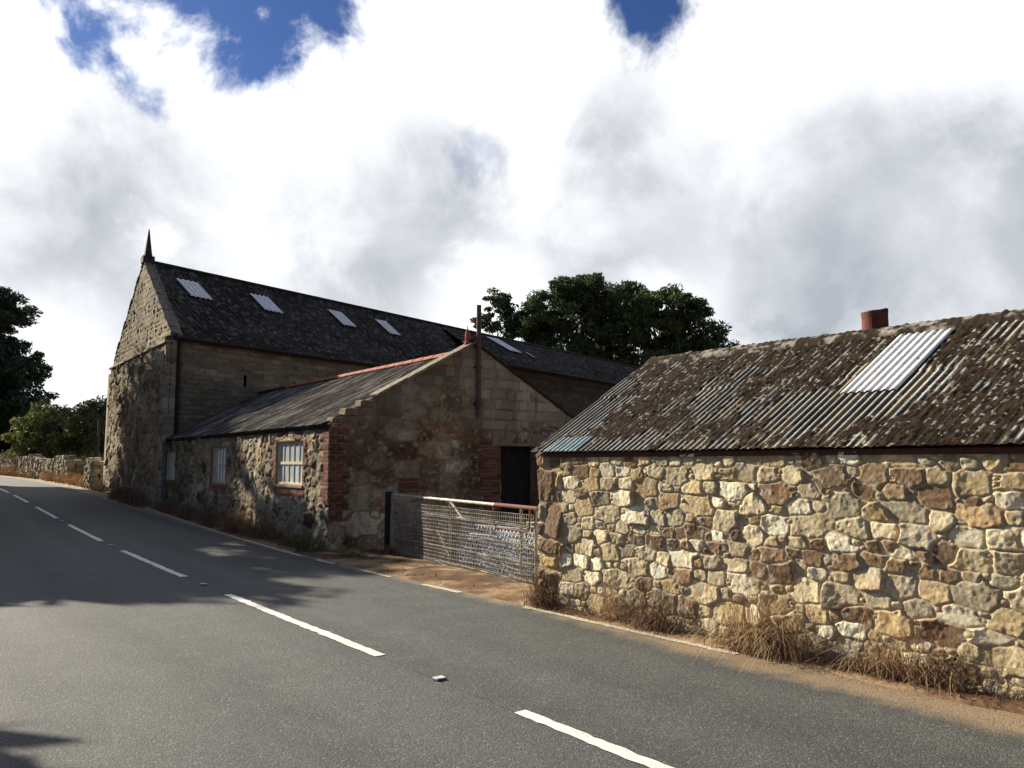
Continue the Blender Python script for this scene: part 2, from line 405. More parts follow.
# dirt verge between road and walls, with crumbs and litter
va = np.concatenate([np.linspace(-14, 4, 200), np.linspace(4.05, 12, 220), np.linspace(12.1, 46, 260)])
vb = np.linspace(0, 1, 26)
A3, T3 = np.meshgrid(va, vb, indexing='ij')
wid = np.interp(A3, [-14, -1, 3.2, 3.7, 9, 9.6, 30, 36, 46], [.7, .55, .55, 2.6, 2.6, .9, 1.0, 1.6, 3.])
B3 = edge_b(A3) + .05 + (fbm(A3*3, A3*0, 41, 4)-.5)*.16*(1-T3) + T3*wid
X, Y = rp(A3, B3)
lump = fbm(X*2.2, Y*2.2, 43, 4); fin = fbm(X*14, Y*14, 47, 3)
dip = .11*sst(1.0, 3.0, T3*wid)*sst(3.5, 5.0, A3)*sst(11, 9.2, A3)
Z = tz(X, Y) - .004 - dip + sst(0, .25, T3)*(.02 + .05*(lump-.35) + .02*(fin-.4)) - .02*(T3 == 0)
c = lerp(np.array([.34, .235, .135])[None, None], np.array([.15, .088, .05])[None, None], sst(.38, .62, fbm(X*1.6, Y*3.2, 44, 4))[..., None])
c = lerp(c, np.array([.085, .055, .032])[None, None], (sst(.45, .6, fbm(X*5, Y*5, 45, 3))*sst(.05, .3, T3)*.8)[..., None])
o = mesh('verge', np.stack([X, Y, Z], -1).reshape(-1, 3), gridfaces(*A3.shape), M['dirt'], col=c.reshape(-1, 3), smooth=True)
tag(o, kind='structure')

# ------------------------------------------------------------------ masonry patterns: return relief and colour per point
def pick(n, pal, wts, rng):
    i = rng.choice(len(pal), n, p=np.array(wts)/sum(wts)); return np.array(pal)[i]*(1+rng.normal(0, .11, (n, 1)))
CREAM = (.60, .50, .32); PALE = (.72, .63, .44); OCHRE = (.48, .34, .155); BROWN = (.20, .135, .085); GREY = (.33, .295, .22); DK = (.15, .105, .07); RED = (.27, .13, .085); ORANGE = (.40, .26, .135)
def courses(S, Zc, rng, rows, widths, wob=.03, joint=.012, amp=.035, pal=None, mortar=(.40, .32, .20), split=.6, rnd=.45, zbias=None, seed=100, rough=.012):
    """coursed rubble: wobbly rows of rounded stones, some stacked in pairs"""
    s = S + (fbm(S*2.6, Zc*2.6, seed, 3)-.5)*2*wob*1.4 + (vn(S*9, Zc*9, seed+5)-.5)*wob*.5
    z = Zc + (fbm(S*1.3, Zc*1.3, seed+10, 3)-.5)*2*wob*2.2 + (vn(S*7, Zc*7, seed+15)-.5)*wob*.7
    zlo, zhi = z.min()-.3, z.max()+.3; slo, shi = s.min()-.5, s.max()+.5
    h = np.zeros_like(S); C = np.zeros(S.shape+(3,)); C[:] = mortar
    C *= (.8+.4*fbm(S*6, Zc*6, seed+20, 3))[..., None]
    y = zlo
    while y < zhi:
        zc = y
        rh = rng.uniform(*rows) if not callable(rows) else rows(zc, rng)
        m = (z >= y) & (z < y+rh); y0, y1 = y, y+rh; y += rh
        if not m.any(): continue
        ed = [slo]
        while ed[-1] < shi: ed.append(ed[-1] + rng.uniform(*widths)*(1 if rh > .12 else .8)*rng.choice([.55, 1, 1, 1.5]))
        ed = np.array(ed); k = len(ed)
        sm = s[m]; zm = z[m]; i = np.clip(np.searchsorted(ed, sm)-1, 0, k-2)
        s0, s1 = ed[i], ed[i+1]
        sp = (rng.random(k) < split) & ((rh > .19)); cut = rng.uniform(.35, .65, k)
        zc_ = y0 + cut[i]*rh; up = zm > zc_
        a0 = np.where(sp[i] & up, zc_, y0); a1 = np.where(sp[i] & ~up, zc_, y1)
        sid = i*2 + (sp[i] & up)
        hw = (s1-s0)/2; hh = (a1-a0)/2; rr = rnd*np.minimum(hw, hh)
        # shrink / tilt each stone a little
        tl = rng.normal(0, .10, 2*k)[sid]; px = sm-(s0+s1)/2; pz = zm-(a0+a1)/2
        pz2 = pz + px*tl*np.minimum(1, hh/hw); px2 = px - pz*tl
        sh = rng.uniform(0, .012, 2*k)[sid]
        qx = np.abs(px2)-hw+rr+joint/2+sh*.5; qz = np.abs(pz2)-hh+rr+joint/2+sh*.5
        d = rr - np.hypot(np.maximum(qx, 0), np.maximum(qz, 0)) - np.minimum(np.maximum(qx, qz), 0)
        d += (fbm(S[m]*16, Zc[m]*16, seed+30, 3)-.5)*.022
        pro = rng.uniform(.45, 1.25, 2*k)[sid]
        dome = 1-.35*((px/hw)**2+(pz/hh)**2)
        st = sst(0, .026, d)
        face = (px*rng.normal(0, .10, 2*k)[sid] + pz*rng.normal(0, .14, 2*k)[sid])
        hm = st*(amp*pro*(.55+.45*dome)+face*np.minimum(1, amp/.03))
        # chipped faces
        f1 = fbm(S[m]*8+sid*3.7, Zc[m]*8, seed+40, 4); f2 = fbm(S[m]*30, Zc[m]*30, seed+50, 2)
        hm += st*((np.abs(f1-.5)*2)*-rough*1.6 + (f2-.5)*rough*.8)
        h[m] = hm
        if callable(pal): cl = pal(ed, zc, rng, k)
        else: cl = pick(2*k, *pal, rng)
        cs = cl[sid]*(.86+.30*fbm(S[m]*5+sid, Zc[m]*5, seed+60, 3))[:, None]
        C[m] = lerp(C[m], cs, sst(.0, .018, d)[:, None])
    h += (fbm(S*40, Zc*40, seed+70, 2)-.5)*.004
    return h, np.clip(C, .01, .9)
def rubble(S, Zc, seed, area=.030, pal=None, mortar=(.46, .37, .235), amp=.035, joint=.010, rough=.012, aspect=1.35, sizes=(.45, 1.6), rowh=.17, rowf=.45, regions=None, pw=2.7, flat=0):
    """random rubble: weighted cells of rounded, squarish stones of mixed size"""
    rng = np.random.default_rng(seed)
    wf = .55 if flat else 1.
    s = S + (fbm(S*3.5, Zc*3.5, seed, 3)-.5)*.09*wf; z = Zc + (fbm(S*3.1, Zc*3.1, seed+9, 3)-.5)*.08*wf + (fbm(S*.7, Zc*.7, seed+12, 2)-.5)*.12
    a0, a1, b0, b1 = s.min()-.3, s.max()+.3, z.min()-.3, z.max()+.3
    N = int((a1-a0)*(b1-b0)/area)
    cand = np.stack([rng.uniform(a0, a1, N*22), rng.uniform(b0, b1, N*22)], -1)
    rad = np.sqrt(area)*.5*np.exp(rng.uniform(np.log(sizes[0]), np.log(sizes[1]), N*22))*np.where(rng.random(N*22) < .12, 1.35, 1.)
    rad = rad[np.argsort(-rad+rng.normal(0, .01, len(rad)))]
    cand[:, 1] = lerp(cand[:, 1], (np.round(cand[:, 1]/rowh))*rowh, rowf)
    if regions is not None: rad = rad*regions(cand)
    K_ = []; KR = []
    cell = {}
    g = 2.2*rad.max()
    for p, r_ in zip(cand, rad):
        ci, cj = int(p[0]//g), int(p[1]//g); ok = True
        for i in (-1, 0, 1):
            for j in (-1, 0, 1):
                for q in cell.get((ci+i, cj+j), ()):
                    if (abs((p[0]-K_[q][0])/aspect)**2 + abs(p[1]-K_[q][1])**2) < ((r_+KR[q])*.74)**2: ok = False; break
                if not ok: break
            if not ok: break
        if ok:
            cell.setdefault((ci, cj), []).append(len(K_)); K_.append(p); KR.append(r_)
    K_ = np.array(K_); KR = np.array(KR); n = len(K_)
    asp = aspect*rng.uniform(.75, 1.35, n); tl = rng.normal(0, .16, n)
    sf, zf = s.ravel(), z.ravel(); F1 = np.full(sf.shape, 1e9); F2 = F1.copy(); ID = np.zeros(sf.shape, int)
    # search stone by stone inside a local window
    order = np.arange(n)
    si = np.argsort(sf, kind='stable'); ss = sf[si]
    for q in order:
        w_ = KR[q]*4.2*max(1, asp[q]); lo, hi = np.searchsorted(ss, (K_[q, 0]-w_, K_[q, 0]+w_)); ix = si[lo:hi]
        ix = ix[np.abs(zf[ix]-K_[q, 1]) < KR[q]*4.2]
        if not len(ix): continue
        dx = sf[ix]-K_[q, 0]; dz = zf[ix]-K_[q, 1]; dx, dz = dx+dz*tl[q], dz-dx*tl[q]*.6
        dd = ((np.abs(dx)/asp[q])**pw+np.abs(dz)**pw)**(1/pw)/KR[q]
        f1, f2 = F1[ix], F2[ix]; b = dd < f1
        F2[ix] = np.where(b, f1, np.minimum(f2, dd)); F1[ix] = np.where(b, dd, f1); ID[ix] = np.where(b, q, ID[ix])
    F1 = F1.reshape(S.shape); F2 = F2.reshape(S.shape); ID = ID.reshape(S.shape)
    R_ = KR[ID]; d = np.minimum((F2-F1)*R_*.5, ((2.7 if flat else 1.75)-F1)*R_)
    d = d + (fbm(S*18, Zc*18, seed+30, 3)-.5)*(.011 if flat else .020) - joint*(.3+1.2*vn(S*3, Zc*3, seed+31))
    px = S-K_[ID, 0]; pz = Zc-K_[ID, 1]
    pro = rng.uniform(.35, 1.2, n)[ID]; st = sst(0, .022, d)
    st = sst(0, .010, d) if flat else st
    h = st*amp*pro*((.90 if flat else .72)+(.10 if flat else .28)*np.clip(1-F1*.55, 0, 1)) + st*(px*rng.normal(0, .12 if flat else .11, n)[ID] + pz*rng.normal(0, .12 if flat else .13, n)[ID])*min(1, amp/.03)
    f1 = fbm(S*7+ID*3.7, Zc*7, seed+40, 4); f2 = fbm(S*28, Zc*28, seed+50, 2)
    h += st*(-np.abs(f1-.5)*2*rough*1.7 + (f2-.5)*rough*.9)
    if flat: h = np.maximum(h, st*.0085)
    h += (fbm(S*45, Zc*45, seed+70, 2)-.5)*.005 + (fbm(S*3, Zc*3, seed+71, 2)-.5)*amp*.5*(1-st)
    cl = pal(K_, n, rng) if callable(pal) else pick(n, *pal, rng)
    cs = cl[ID]*(.84+.34*fbm(S*6+ID, Zc*6, seed+60, 3))[..., None]
    stain = sst(.60, .72, fbm(S*9+ID*1.3, Zc*9, seed+61, 3))[..., None]; cs = lerp(cs, cs*np.array([.62, .55, .48]), stain*.8)
    lich = sst(.64, .70, fbm(S*13+ID*2.3, Zc*13, seed+62, 3))[..., None]; cs = lerp(cs, np.array([.56, .53, .42])+cs*0, lich*.45)
    C = np.ones(S.shape+(3,))*np.array(mortar)*(.72+.5*fbm(S*5, Zc*5, seed+20, 4))[..., None]
    return h, np.clip(lerp(C, cs, sst(.0, .014, d)[..., None]), .01, .9)
def bricks(S, Zc, seed=5, bw=.225, bh=.075, base=((.27, .095, .06), (.19, .07, .045), (.33, .15, .10)), mortar=(.34, .27, .19), amp=.006, jt=.010):
    r = np.floor(Zc/bh); s = S + (r % 2)*bw/2
    c = np.floor(s/bw); fx = s-c*bw; fz = Zc-r*bh
    d = np.minimum(np.minimum(fx, bw-fx), np.minimum(fz, bh-fz)) + (vn(S*50, Zc*50, seed)-.5)*.006
    idx = (np.abs(np.sin(c*12.9898+r*78.233)*43758.5453)) % 1
    B = np.array(base); col = B[(idx*len(B)).astype(int)]*(.75+.5*((idx*7.3) % 1))[..., None]
    f = sst(jt*.4, jt*.9, d)
    return f*amp*(.6+.8*((idx*3.1) % 1)), lerp(np.array(mortar)*np.ones(col.shape), col, f[..., None])
def blend(a, b, f):
    return lerp(a[0], b[0], f), lerp(a[1], b[1], f[..., None])

def panel(name, parent, mt, P, u, n, s0, s1, z0, zc, T, zmax, ds, pat, openings=(), depth=.35, dz=None):
    """displaced masonry face. P: world xy at s=0; u along, n outwards; T(s): top height (>= zc)"""
    dz = dz or ds
    def lines(a, b, st, cuts):
        L = list(np.linspace(a, b, max(2, int((b-a)/st)+1)))
        for c in cuts:
            if a < c < b: L[int(np.argmin([abs(q-c) for q in L]))] = c
        return np.array(sorted(set(L)))
    sl_ = lines(s0, s1, ds, [q for o in openings for q in o[:2]])
    zl = lines(z0, zmax, dz, [q for o in openings for q in o[2:4]] + [zc])
    S, Q = np.meshgrid(sl_, zl, indexing='ij')
    top = np.maximum(T(S), zc+.01) if T else np.full_like(S, zmax)
    Zc = np.where(Q <= zc, Q, zc + (Q-zc)*(top-zc)/max(zmax-zc, 1e-6)) if T else Q
    h, c = pat(S, Zc)
    X = P[0]+u[0]*S+n[0]*h; Y = P[1]+u[1]*S+n[1]*h
    V = np.stack([X, Y, Zc], -1); nx, nz = S.shape
    # returns at both ends and along the top
    bk = lambda A: A - np.array([n[0], n[1], 0])*depth
    V = np.concatenate([bk(V[:1]), V, bk(V[-1:])], 0); c = np.concatenate([c[:1], c, c[-1:]], 0)
    V = np.concatenate([V, bk(V[:, -1:])], 1); c = np.concatenate([c, c[:, -1:]], 1)
    F = gridfaces(nx+2, nz+1)
    keep = np.ones((nx+1, nz), bool)
    cs = (sl_[:-1]+sl_[1:])/2; cz = (zl[:-1]+zl[1:])/2
    for o in openings:
        mk = ((cs > o[0]) & (cs < o[1]))[:, None] & ((cz > o[2]) & (cz < o[3]))[None, :]
        keep[1:nx, :nz-1] &= ~mk
    F = F[keep.ravel()]
    if (u[0]*n[1]-u[1]*n[0]) > 0: F = F[:, ::-1]
    return mesh(name, V.reshape(-1, 3), F, mt, parent, col=c.reshape(-1, 3), smooth=False)
def slab(mb, P, u, n, s0, s1, z0, z1, d0, d1):
    """box in wall coordinates; d outwards"""
    u3 = np.array([u[0], u[1], 0]); n3 = np.array([n[0], n[1], 0])
    c = np.array([P[0], P[1], 0]) + u3*(s0+s1)/2 + n3*(d0+d1)/2 + np.array([0, 0, (z0+z1)/2])
    return mb.box(c, u3*(s1-s0)/2, n3*(d1-d0)/2, (0, 0, (z1-z0)/2))

def roof(name, parent, mt, O, u, wv, rise, L, pitch, amp, dc, nt, pat, lap=0, lift=0., s0=0., square=True):
    """corrugated slope. O eave corner, wv horizontal vector to the ridge, sheets run square to the eave"""
    u3 = np.array([u[0], u[1], 0.]); sk = (wv[0]*u[0]+wv[1]*u[1]) if square else 0.
    up = np.array([wv[0], wv[1], rise]) - sk*u3; nn = np.cross(u3, up); nn /= np.linalg.norm(nn)
    if nn[2] < 0: nn = -nn
    ln = np.linalg.norm(up)
    c = np.arange(s0, L+dc*.5, dc); tt = np.linspace(0, 1, nt)
    Cc, T = np.meshgrid(c, tt, indexing='ij')
    lo = np.maximum(0, 0)+sk*T+s0 if sk > 0 else sk*T+s0
    Sx = np.maximum(Cc + (sk*T if sk < 0 else 0), lo) if sk < 0 else np.maximum(Cc, lo)
    if sk > 0: Sx = np.where(Cc > L-2, Cc + sk*T*sst(L-2, L, Cc), Sx)
    dist = T*ln
    h0 = amp*np.cos(2*pi*Sx/pitch)
    h, col = pat(Sx, dist, h0, ln)
    if lap: 
        q = (dist+.0) % lap; h = h + .012*(1-q/lap)
    V = np.array(O, float) + u3*Sx[..., None] + up*T[..., None] + nn*(h+lift)[..., None]
    F = gridfaces(*Cc.shape)
    F = F if np.cross(u3, up)[2] < 0 else F
    V2 = V.reshape(-1, 3)
    e = np.linalg.norm(V2[F[:, 0]]-V2[F[:, 1]], axis=1) + np.linalg.norm(V2[F[:, 3]]-V2[F[:, 2]], axis=1)
    F = F[e > 1e-5]
    o = mesh(name, V2, F[:, ::-1], mt, parent, col=col.reshape(-1, 3), smooth=True)
    return o
def board(mb, O, u, wv, rise, L, th=.03, drop=.06, s0=0., t0=0., t1=1.):
    """flat boarding under a slope"""
    u3 = np.array([u[0], u[1], 0.]); up = np.array([wv[0], wv[1], rise]); O = np.array(O, float)
    a = O+u3*s0+up*t0; b = O+u3*L+up*t0; c = O+u3*L+up*t1; d = O+u3*s0+up*t1
    z1 = np.array([0, 0, -drop]); z2 = np.array([0, 0, -drop-th])
    return mb.add([a+z2, b+z2, c+z2, d+z2, a+z1, b+z1, c+z1, d+z1], [(3, 2, 1, 0), (4, 5, 6, 7), (0, 1, 5, 4), (1, 2, 6, 5), (2, 3, 7, 6), (3, 0, 4, 7)])
def ud(deg):
    a = radians(deg); return np.array([sin(a), cos(a)])

# ================================================================== STONE SHED (right)
us = -ud(-39.5)                         # along the wall, towards the right of the picture
ns = np.array([us[1], -us[0]])          # outwards (to the road)
if ns @ (-np.array([.33, 9.62])) < 0: ns = -ns
Ps = np.array([.33, 9.62]); EAVE = 1.77; RISE = 1.25; LS = 12.5
dsh = np.array([sin(radians(60)), cos(radians(60))]); HS = 1.80      # the ends run a little askew to the lane
shed = thing('stone_shed', 'low sunlit rubble stone shed with mossy corrugated roof at right of the gateway', 'shed', (Ps[0], Ps[1], 0))
def shed_pal(K_, n, rng):
    c = pick(n, [(.70, .59, .37), (.84, .75, .53), (.56, .43, .235), (.30, .20, .115), (.42, .36, .24), (.22, .155, .095), (.46, .32, .17), (.54, .44, .27)], [.30, .16, .12, .07, .11, .03, .04, .17], rng)
    c *= rng.uniform(.78, 1.12, (n, 1)); x, z = K_[:, 0], K_[:, 1]
    for x0, x1, z0, z1, pr in ((1.7, 4.9, .80, 1.06, .72), (3.5, 4.8, 1.38, 1.62, .7), (0, .9, 1.48, 1.75, .5), (5, 12, .8, 1.2, .4), (2.2, 5, .68, .8, .3)):
        m = (x > x0) & (x < x1) & (z > z0) & (z < z1) & (rng.random(n) < pr)
        c[m] = pick(int(m.sum()), [(.22, .145, .085), (.17, .12, .075), (.29, .20, .12), (.36, .15, .09)], [.45, .2, .33, .02], rng)
    return c
def shed_reg(p):
    r_ = np.ones(len(p)); r_[(p[:, 1] > .78) & (p[:, 1] < 1.02) & (p[:, 0] > 1.2)] = .72; r_[p[:, 1] < .32] = 1.15; r_[p[:, 1] > 1.62] = .8
    return r_
def shed_pat(seed):
    def f(S, Z):
        h, c = rubble(S, Z, seed*40, area=.0066, pal=shed_pal, rough=.010, amp=.025, regions=shed_reg, aspect=1.55, sizes=(.45, 2.3), joint=.002, rowh=.14, rowf=.6, pw=3.4, mortar=(.46, .375, .245), flat=1)
        # big blocks at the end of the wall
        big = courses(S+.05, Z, np.random.default_rng(3), (.28, .42), (.26, .42), wob=.03, joint=.014, amp=.05, pal=([BROWN, GREY, ORANGE, (.24, .16, .10), OCHRE], [.35, .15, .2, .25, .1]), seed=230, split=.2, rnd=.35)
        f = sst(.42, .36, S + (vn(Z*3, Z*0, 9)-.5)*.12)
        h, c = blend((h, c), big, f)
        damp = sst(.5, .0, Z+(fbm(S*3, Z*3, 77, 3)-.5)*.5)*.42        # soil splash near the foot
        c = lerp(c, c*np.array([.70, .60, .45]), damp[..., None])
        return h, c
    return f
panel('wall', shed, M['stone'], Ps, us, ns, 0, 5.6, -.15, 1.74, None, 1.74, .0078, shed_pat(11), dz=.0080)
panel('wall', shed, M['stone'], Ps+us*5.6, us, ns, 0, LS-5.6, -.15, 1.74, None, 1.74, .02, lambda S, Z: shed_pat(11)(S+5.6, Z))
gable_T = lambda Wd, z0, r: (lambda s: z0 + r*(1-np.abs(s-Wd/2)/(Wd/2)))
for Pg, un, nn_ in ((Ps, dsh, -us), (Ps+us*LS, dsh, us)):
    panel('gable_wall', shed, M['stone'], Pg, un, nn_, .02, 2*HS-.02, -.15, 1.72, gable_T(2*HS, 1.70, 1.22), 3.0, .03, lambda S, Z: shed_pat(13)(S+1, Z))
panel('rear_wall', shed, M['stone'], Ps+dsh*2*HS, us, -ns, 0, LS, -.15, 1.74, None, 1.74, .04, lambda S, Z: shed_pat(14)(S+1, Z))
def shed_roof_pat(S, Dn, h0, ln):
    t = Dn/ln
    f = fbm(S*1.1, Dn*1.6, 301, 4); f2 = fbm(S*8, Dn*2.6, 302, 4); f3 = fbm(S*26, Dn*15, 303, 3)
    colm = vn(np.round(S/.61)+.5, S*0+.5, 305)                 # sheet by sheet
    edge = sst(-.1, .9, S)*sst(0, .05, t)
    m = f*.80 + f2*.32 + f3*.16 + (colm-.5)*.12 - .005 + .10*np.exp(-((S-2.0)/.8)**2) + .085*sst(3.9, 4.5, S + .4*t) + .05*sst(2.3, 3.0, S)*sst(.45, .1, t)
    m = m - .13*(1-sst(.3, 1.5, S + .3*(t))) - .05*sst(.12, .0, t) - .08*sst(.9, 1., t)
    for sx, sg in ((2.75, .35), (4.5, .15)):
        m = m - .07*np.exp(-((S - sx + t*.1)/sg)**2)*sst(.4, .8, t)
    moss = sst(.545, .64, m)
    lev = -.0095 + moss*(.0125 + .009*sst(.55, .8, f2*.6+f3*.5) + .004*(f3-.4))
    h = np.maximum(h0, lev) + moss*.006*(f3-.3)
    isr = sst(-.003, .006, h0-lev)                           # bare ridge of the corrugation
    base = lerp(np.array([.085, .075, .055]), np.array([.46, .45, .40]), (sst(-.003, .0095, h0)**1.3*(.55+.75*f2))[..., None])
    base = base*(.7+.6*vn(S*3, Dn*2, 306))[..., None]
    base = lerp(base, np.array([.40, .30, .17]), (sst(.62, .75, vn(np.round(S/.0762)*1.37, Dn*.6, 307))*.5)[..., None])
    mc = lerp(np.array([.012, .008, .005]), np.array([.036, .023, .014]), sst(.35, .65, f3)[..., None])
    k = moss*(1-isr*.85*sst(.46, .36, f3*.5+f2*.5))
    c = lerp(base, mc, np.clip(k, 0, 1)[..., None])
    fl = sst(.79, .83, fbm(S*28, Dn*28, 308, 2))              # pale lichen flecks
    c = lerp(c, np.array([.55, .53, .45]), (fl*.55)[..., None])
    return h, c
wv = -ns*2.1
OE = np.array([*(Ps - dsh*.07 - us*.06), EAVE])
wv2 = dsh*(HS+.07)
roof('roof', shed, M['sheet'], OE, us, wv2, RISE, 5.7, .0762, .0095, .0095, 210, shed_roof_pat, lap=1.25, square=False)
roof('roof', shed, M['sheet'], OE+np.array([*us*5.72, 0]), us, wv2, RISE, LS-5.6, .0762, .0095, .0127, 110, lambda S, D_, h, l: shed_roof_pat(S+5.72, D_, h, l), lap=1.25, square=False)
OB = np.array([*(Ps + dsh*(2*HS+.07) - us*.06), EAVE])
roof('rear_roof', shed, M['sheet'], OB, us, -dsh*(HS+.07), RISE, LS+.1, .0762, .0095, .0127, 60, shed_roof_pat, square=False)
mb = MB(); board(mb, OE, us, wv2, RISE, LS+.06, .02, .05, .02, .02, .985); board(mb, OB, us, -dsh*(HS+.07), RISE, LS+.06, .02, .05, .02, .02, .985); mb.build('roof_boards', M['fascia'], shed)
mb = MB(); slab(mb, Ps, us, ns, .30, LS, 1.715, 1.762, -.1, .030); mb.build('fascia', M['fascia'], shed)
# brick course end under the eave
# ridge cap: rolled sheet thick with moss
rc = np.arange(-.05, LS, .02); ph = np.linspace(-1, 1, 13)
R1, R2 = np.meshgrid(rc, ph, indexing='ij')
rd = np.array([*(Ps+dsh*HS), EAVE+RISE])
ff = fbm(R1*7, R2*2, 321, 4); seg = (np.abs(((R1+.3) % .9)-.45) > .43)*.012
rr_ = .002 + .022*np.maximum(ff-.3, 0) + seg + .004*np.cos(2*pi*R1/.0762)
yy = R2*.17; zz = -np.abs(R2)**1.25*.105 + .022 + rr_*(1-.3*np.abs(R2))
zz = np.where(np.abs(R2) > .99, zz-.03, zz)
V = rd + np.array([*us, 0])*R1[..., None] + np.array([*ns, 0])*yy[..., None] + np.array([0, 0, 1.])*zz[..., None]
c = lerp(np.array([.30, .28, .23]), np.array([.035, .025, .016]), sst(.32, .48, fbm(R1*9, R2*4, 323, 4))[..., None])
mesh('ridge_cap', V.reshape(-1, 3), gridfaces(*R1.shape), M['sheet'], shed, col=c.reshape(-1, 3), smooth=True)
def sheetlight(name, parent, mt, O, u, wv, rise, sa, sb, ta, tb, pitch, amp, lift, shear=0.):
    """sheet of translucent corrugated roofing let into a slope; shear keeps it square to the eave"""
    u3 = np.array([u[0], u[1], 0.]); up = np.array([wv[0], wv[1], rise]); sk = wv @ np.array(u) if shear == 0 else 0.; upn = up - sk*u3
    nn = np.cross(u3, upn); nn /= np.linalg.norm(nn); nn = nn if nn[2] > 0 else -nn
    c = np.arange(sa, sb+1e-6, pitch/8); tt = np.linspace(ta, tb, 12)
    S, T = np.meshgrid(c, tt, indexing='ij')
    h = amp*.8*np.cos(2*pi*S/pitch) + lift
    V = np.array(O, float)+u3*S[..., None]+upn*T[..., None]+nn*h[..., None]
    o = mesh(name, V.reshape(-1, 3), gridfaces(*S.shape)[:, ::-1], mt, parent, smooth=True)
    m = o.modifiers.new('thick', 'SOLIDIFY'); m.thickness = .006; m.offset = -1
    return o
sheetlight('skylight', shed, M['clear'], OE, us, wv2, RISE, 3.37+.03, 3.92, .405, .895, .0762, .0105, .021, 1.)
sheetlight('clear_panel', shed, M['clear_green'], OE, us, wv2, RISE, .24, .78, .004, .13, .0762, .0105, .014, 1.)['label'] = 'small pale green clear panel at the eave'
# rusted flue stump beyond the ridge
fc = np.array([3.86, 8.62, 0]) + np.array([*(-ns), 0])*.02
fc[:2] = Ps + dsh*HS + us*((np.array([3.86, 8.62])-Ps-dsh*HS)@us) + dsh*.12 + us*.175
prof = [(.130, 2.74), (.131, 3.00), (.129, 3.18), (.133, 3.235), (.134, 3.25), (.126, 3.255), (.118, 3.21), (.115, 3.02)]
V = []; F = []; n = 28
for r_, z_ in prof:
    for k in range(n):
        a = 2*pi*k/n; q = r_*(1+.006*sin(3*a+z_*5)); V.append((fc[0]+q*cos(a), fc[1]+q*sin(a), z_+(.020*cos(a-.4)+.003*sin(5*a) if z_ > 3.1 else 0)))
for i in range(len(prof)-1):
    for k in range(n): F.append((i*n+k, i*n+(k+1) % n, (i+1)*n+(k+1) % n, (i+1)*n+k))
F.append(tuple((len(prof)-1)*n+k for k in range(n)))
mesh('chimney_flue', V, F, M['rust'], shed, smooth=False)['label'] = 'stubby rusty brown round flue above the ridge'

# ================================================================== WORKSHOP (middle, gable to us)
Cw = np.array([-3.43, 15.14]); uw = ud(-36.5); nw = np.array([-uw[1], uw[0]])         # nw: outwards to the road
if nw @ np.array([-1, -1]) < 0: nw = -nw
gw = -nw                                                                               # along the gable, away from road
work = thing('stone_workshop', 'single storey stone workshop with brick corners and shaded gable facing the gateway', 'building', (Cw[0], Cw[1], 0))
WIN = [(1.28, 2.78, 1.20, 2.10), (6.24, 7.52, 1.13, 2.05), (11.2, 12.36, 1.14, 1.99)]
WP = ([(.50, .42, .28), (.34, .28, .19), (.40, .31, .19), (.22, .155, .10), DK, (.34, .24, .14)], [.26, .24, .16, .18, .10, .06])
def street_pat(S, Z):
    rng = np.random.default_rng(21)
    h, c = rubble(S, Z, 4000, area=.030, pal=WP, amp=.032, joint=.008, rough=.02, sizes=(.5, 1.7), mortar=(.34, .27, .18))
    br = bricks(S, Z, 401)
    jag = (np.floor(Z/.15) % 2)*.1
    f = sst(.30, .285, S-jag+0)*sst(.85, .95, Z)
    for a, b_, z0, z1 in WIN:
        f = np.maximum(f, (S > a-.10-jag*.4)*(S < b_+.10+jag*.4)*(Z > z0-.22)*(Z < z1+.02)*(1. if a < 2 else .75))
    h, c = blend((h, c), (br[0]+.02, br[1]), f)
    low = sst(.9, .2, Z+(fbm(S*2, Z*2, 402, 3)-.5)*.8)
    c = lerp(c, c*np.array([.70, .55, .42]), (low*.6*sst(.5, 1.5, S))[..., None])
    dk = sst(.48, .60, fbm(S*.9, Z*.5, 403, 3))
    c = lerp(c, c*.55, (dk*.7)[..., None])
    return h, c
panel('street_wall', work, M['stone'], Cw, uw, nw, 0, 12.8, -.2, 2.40, None, 2.40, .026, street_pat, WIN, dz=.022)
WZ = 4.23; WA = 3.27
def work_T(s):
    return np.where(s < WA, lerp(2.42, WZ-.03, np.clip(s/WA, 0, 1)), lerp(WZ-.03, 2.42, np.clip((s-WA)/WA, 0, 1)))
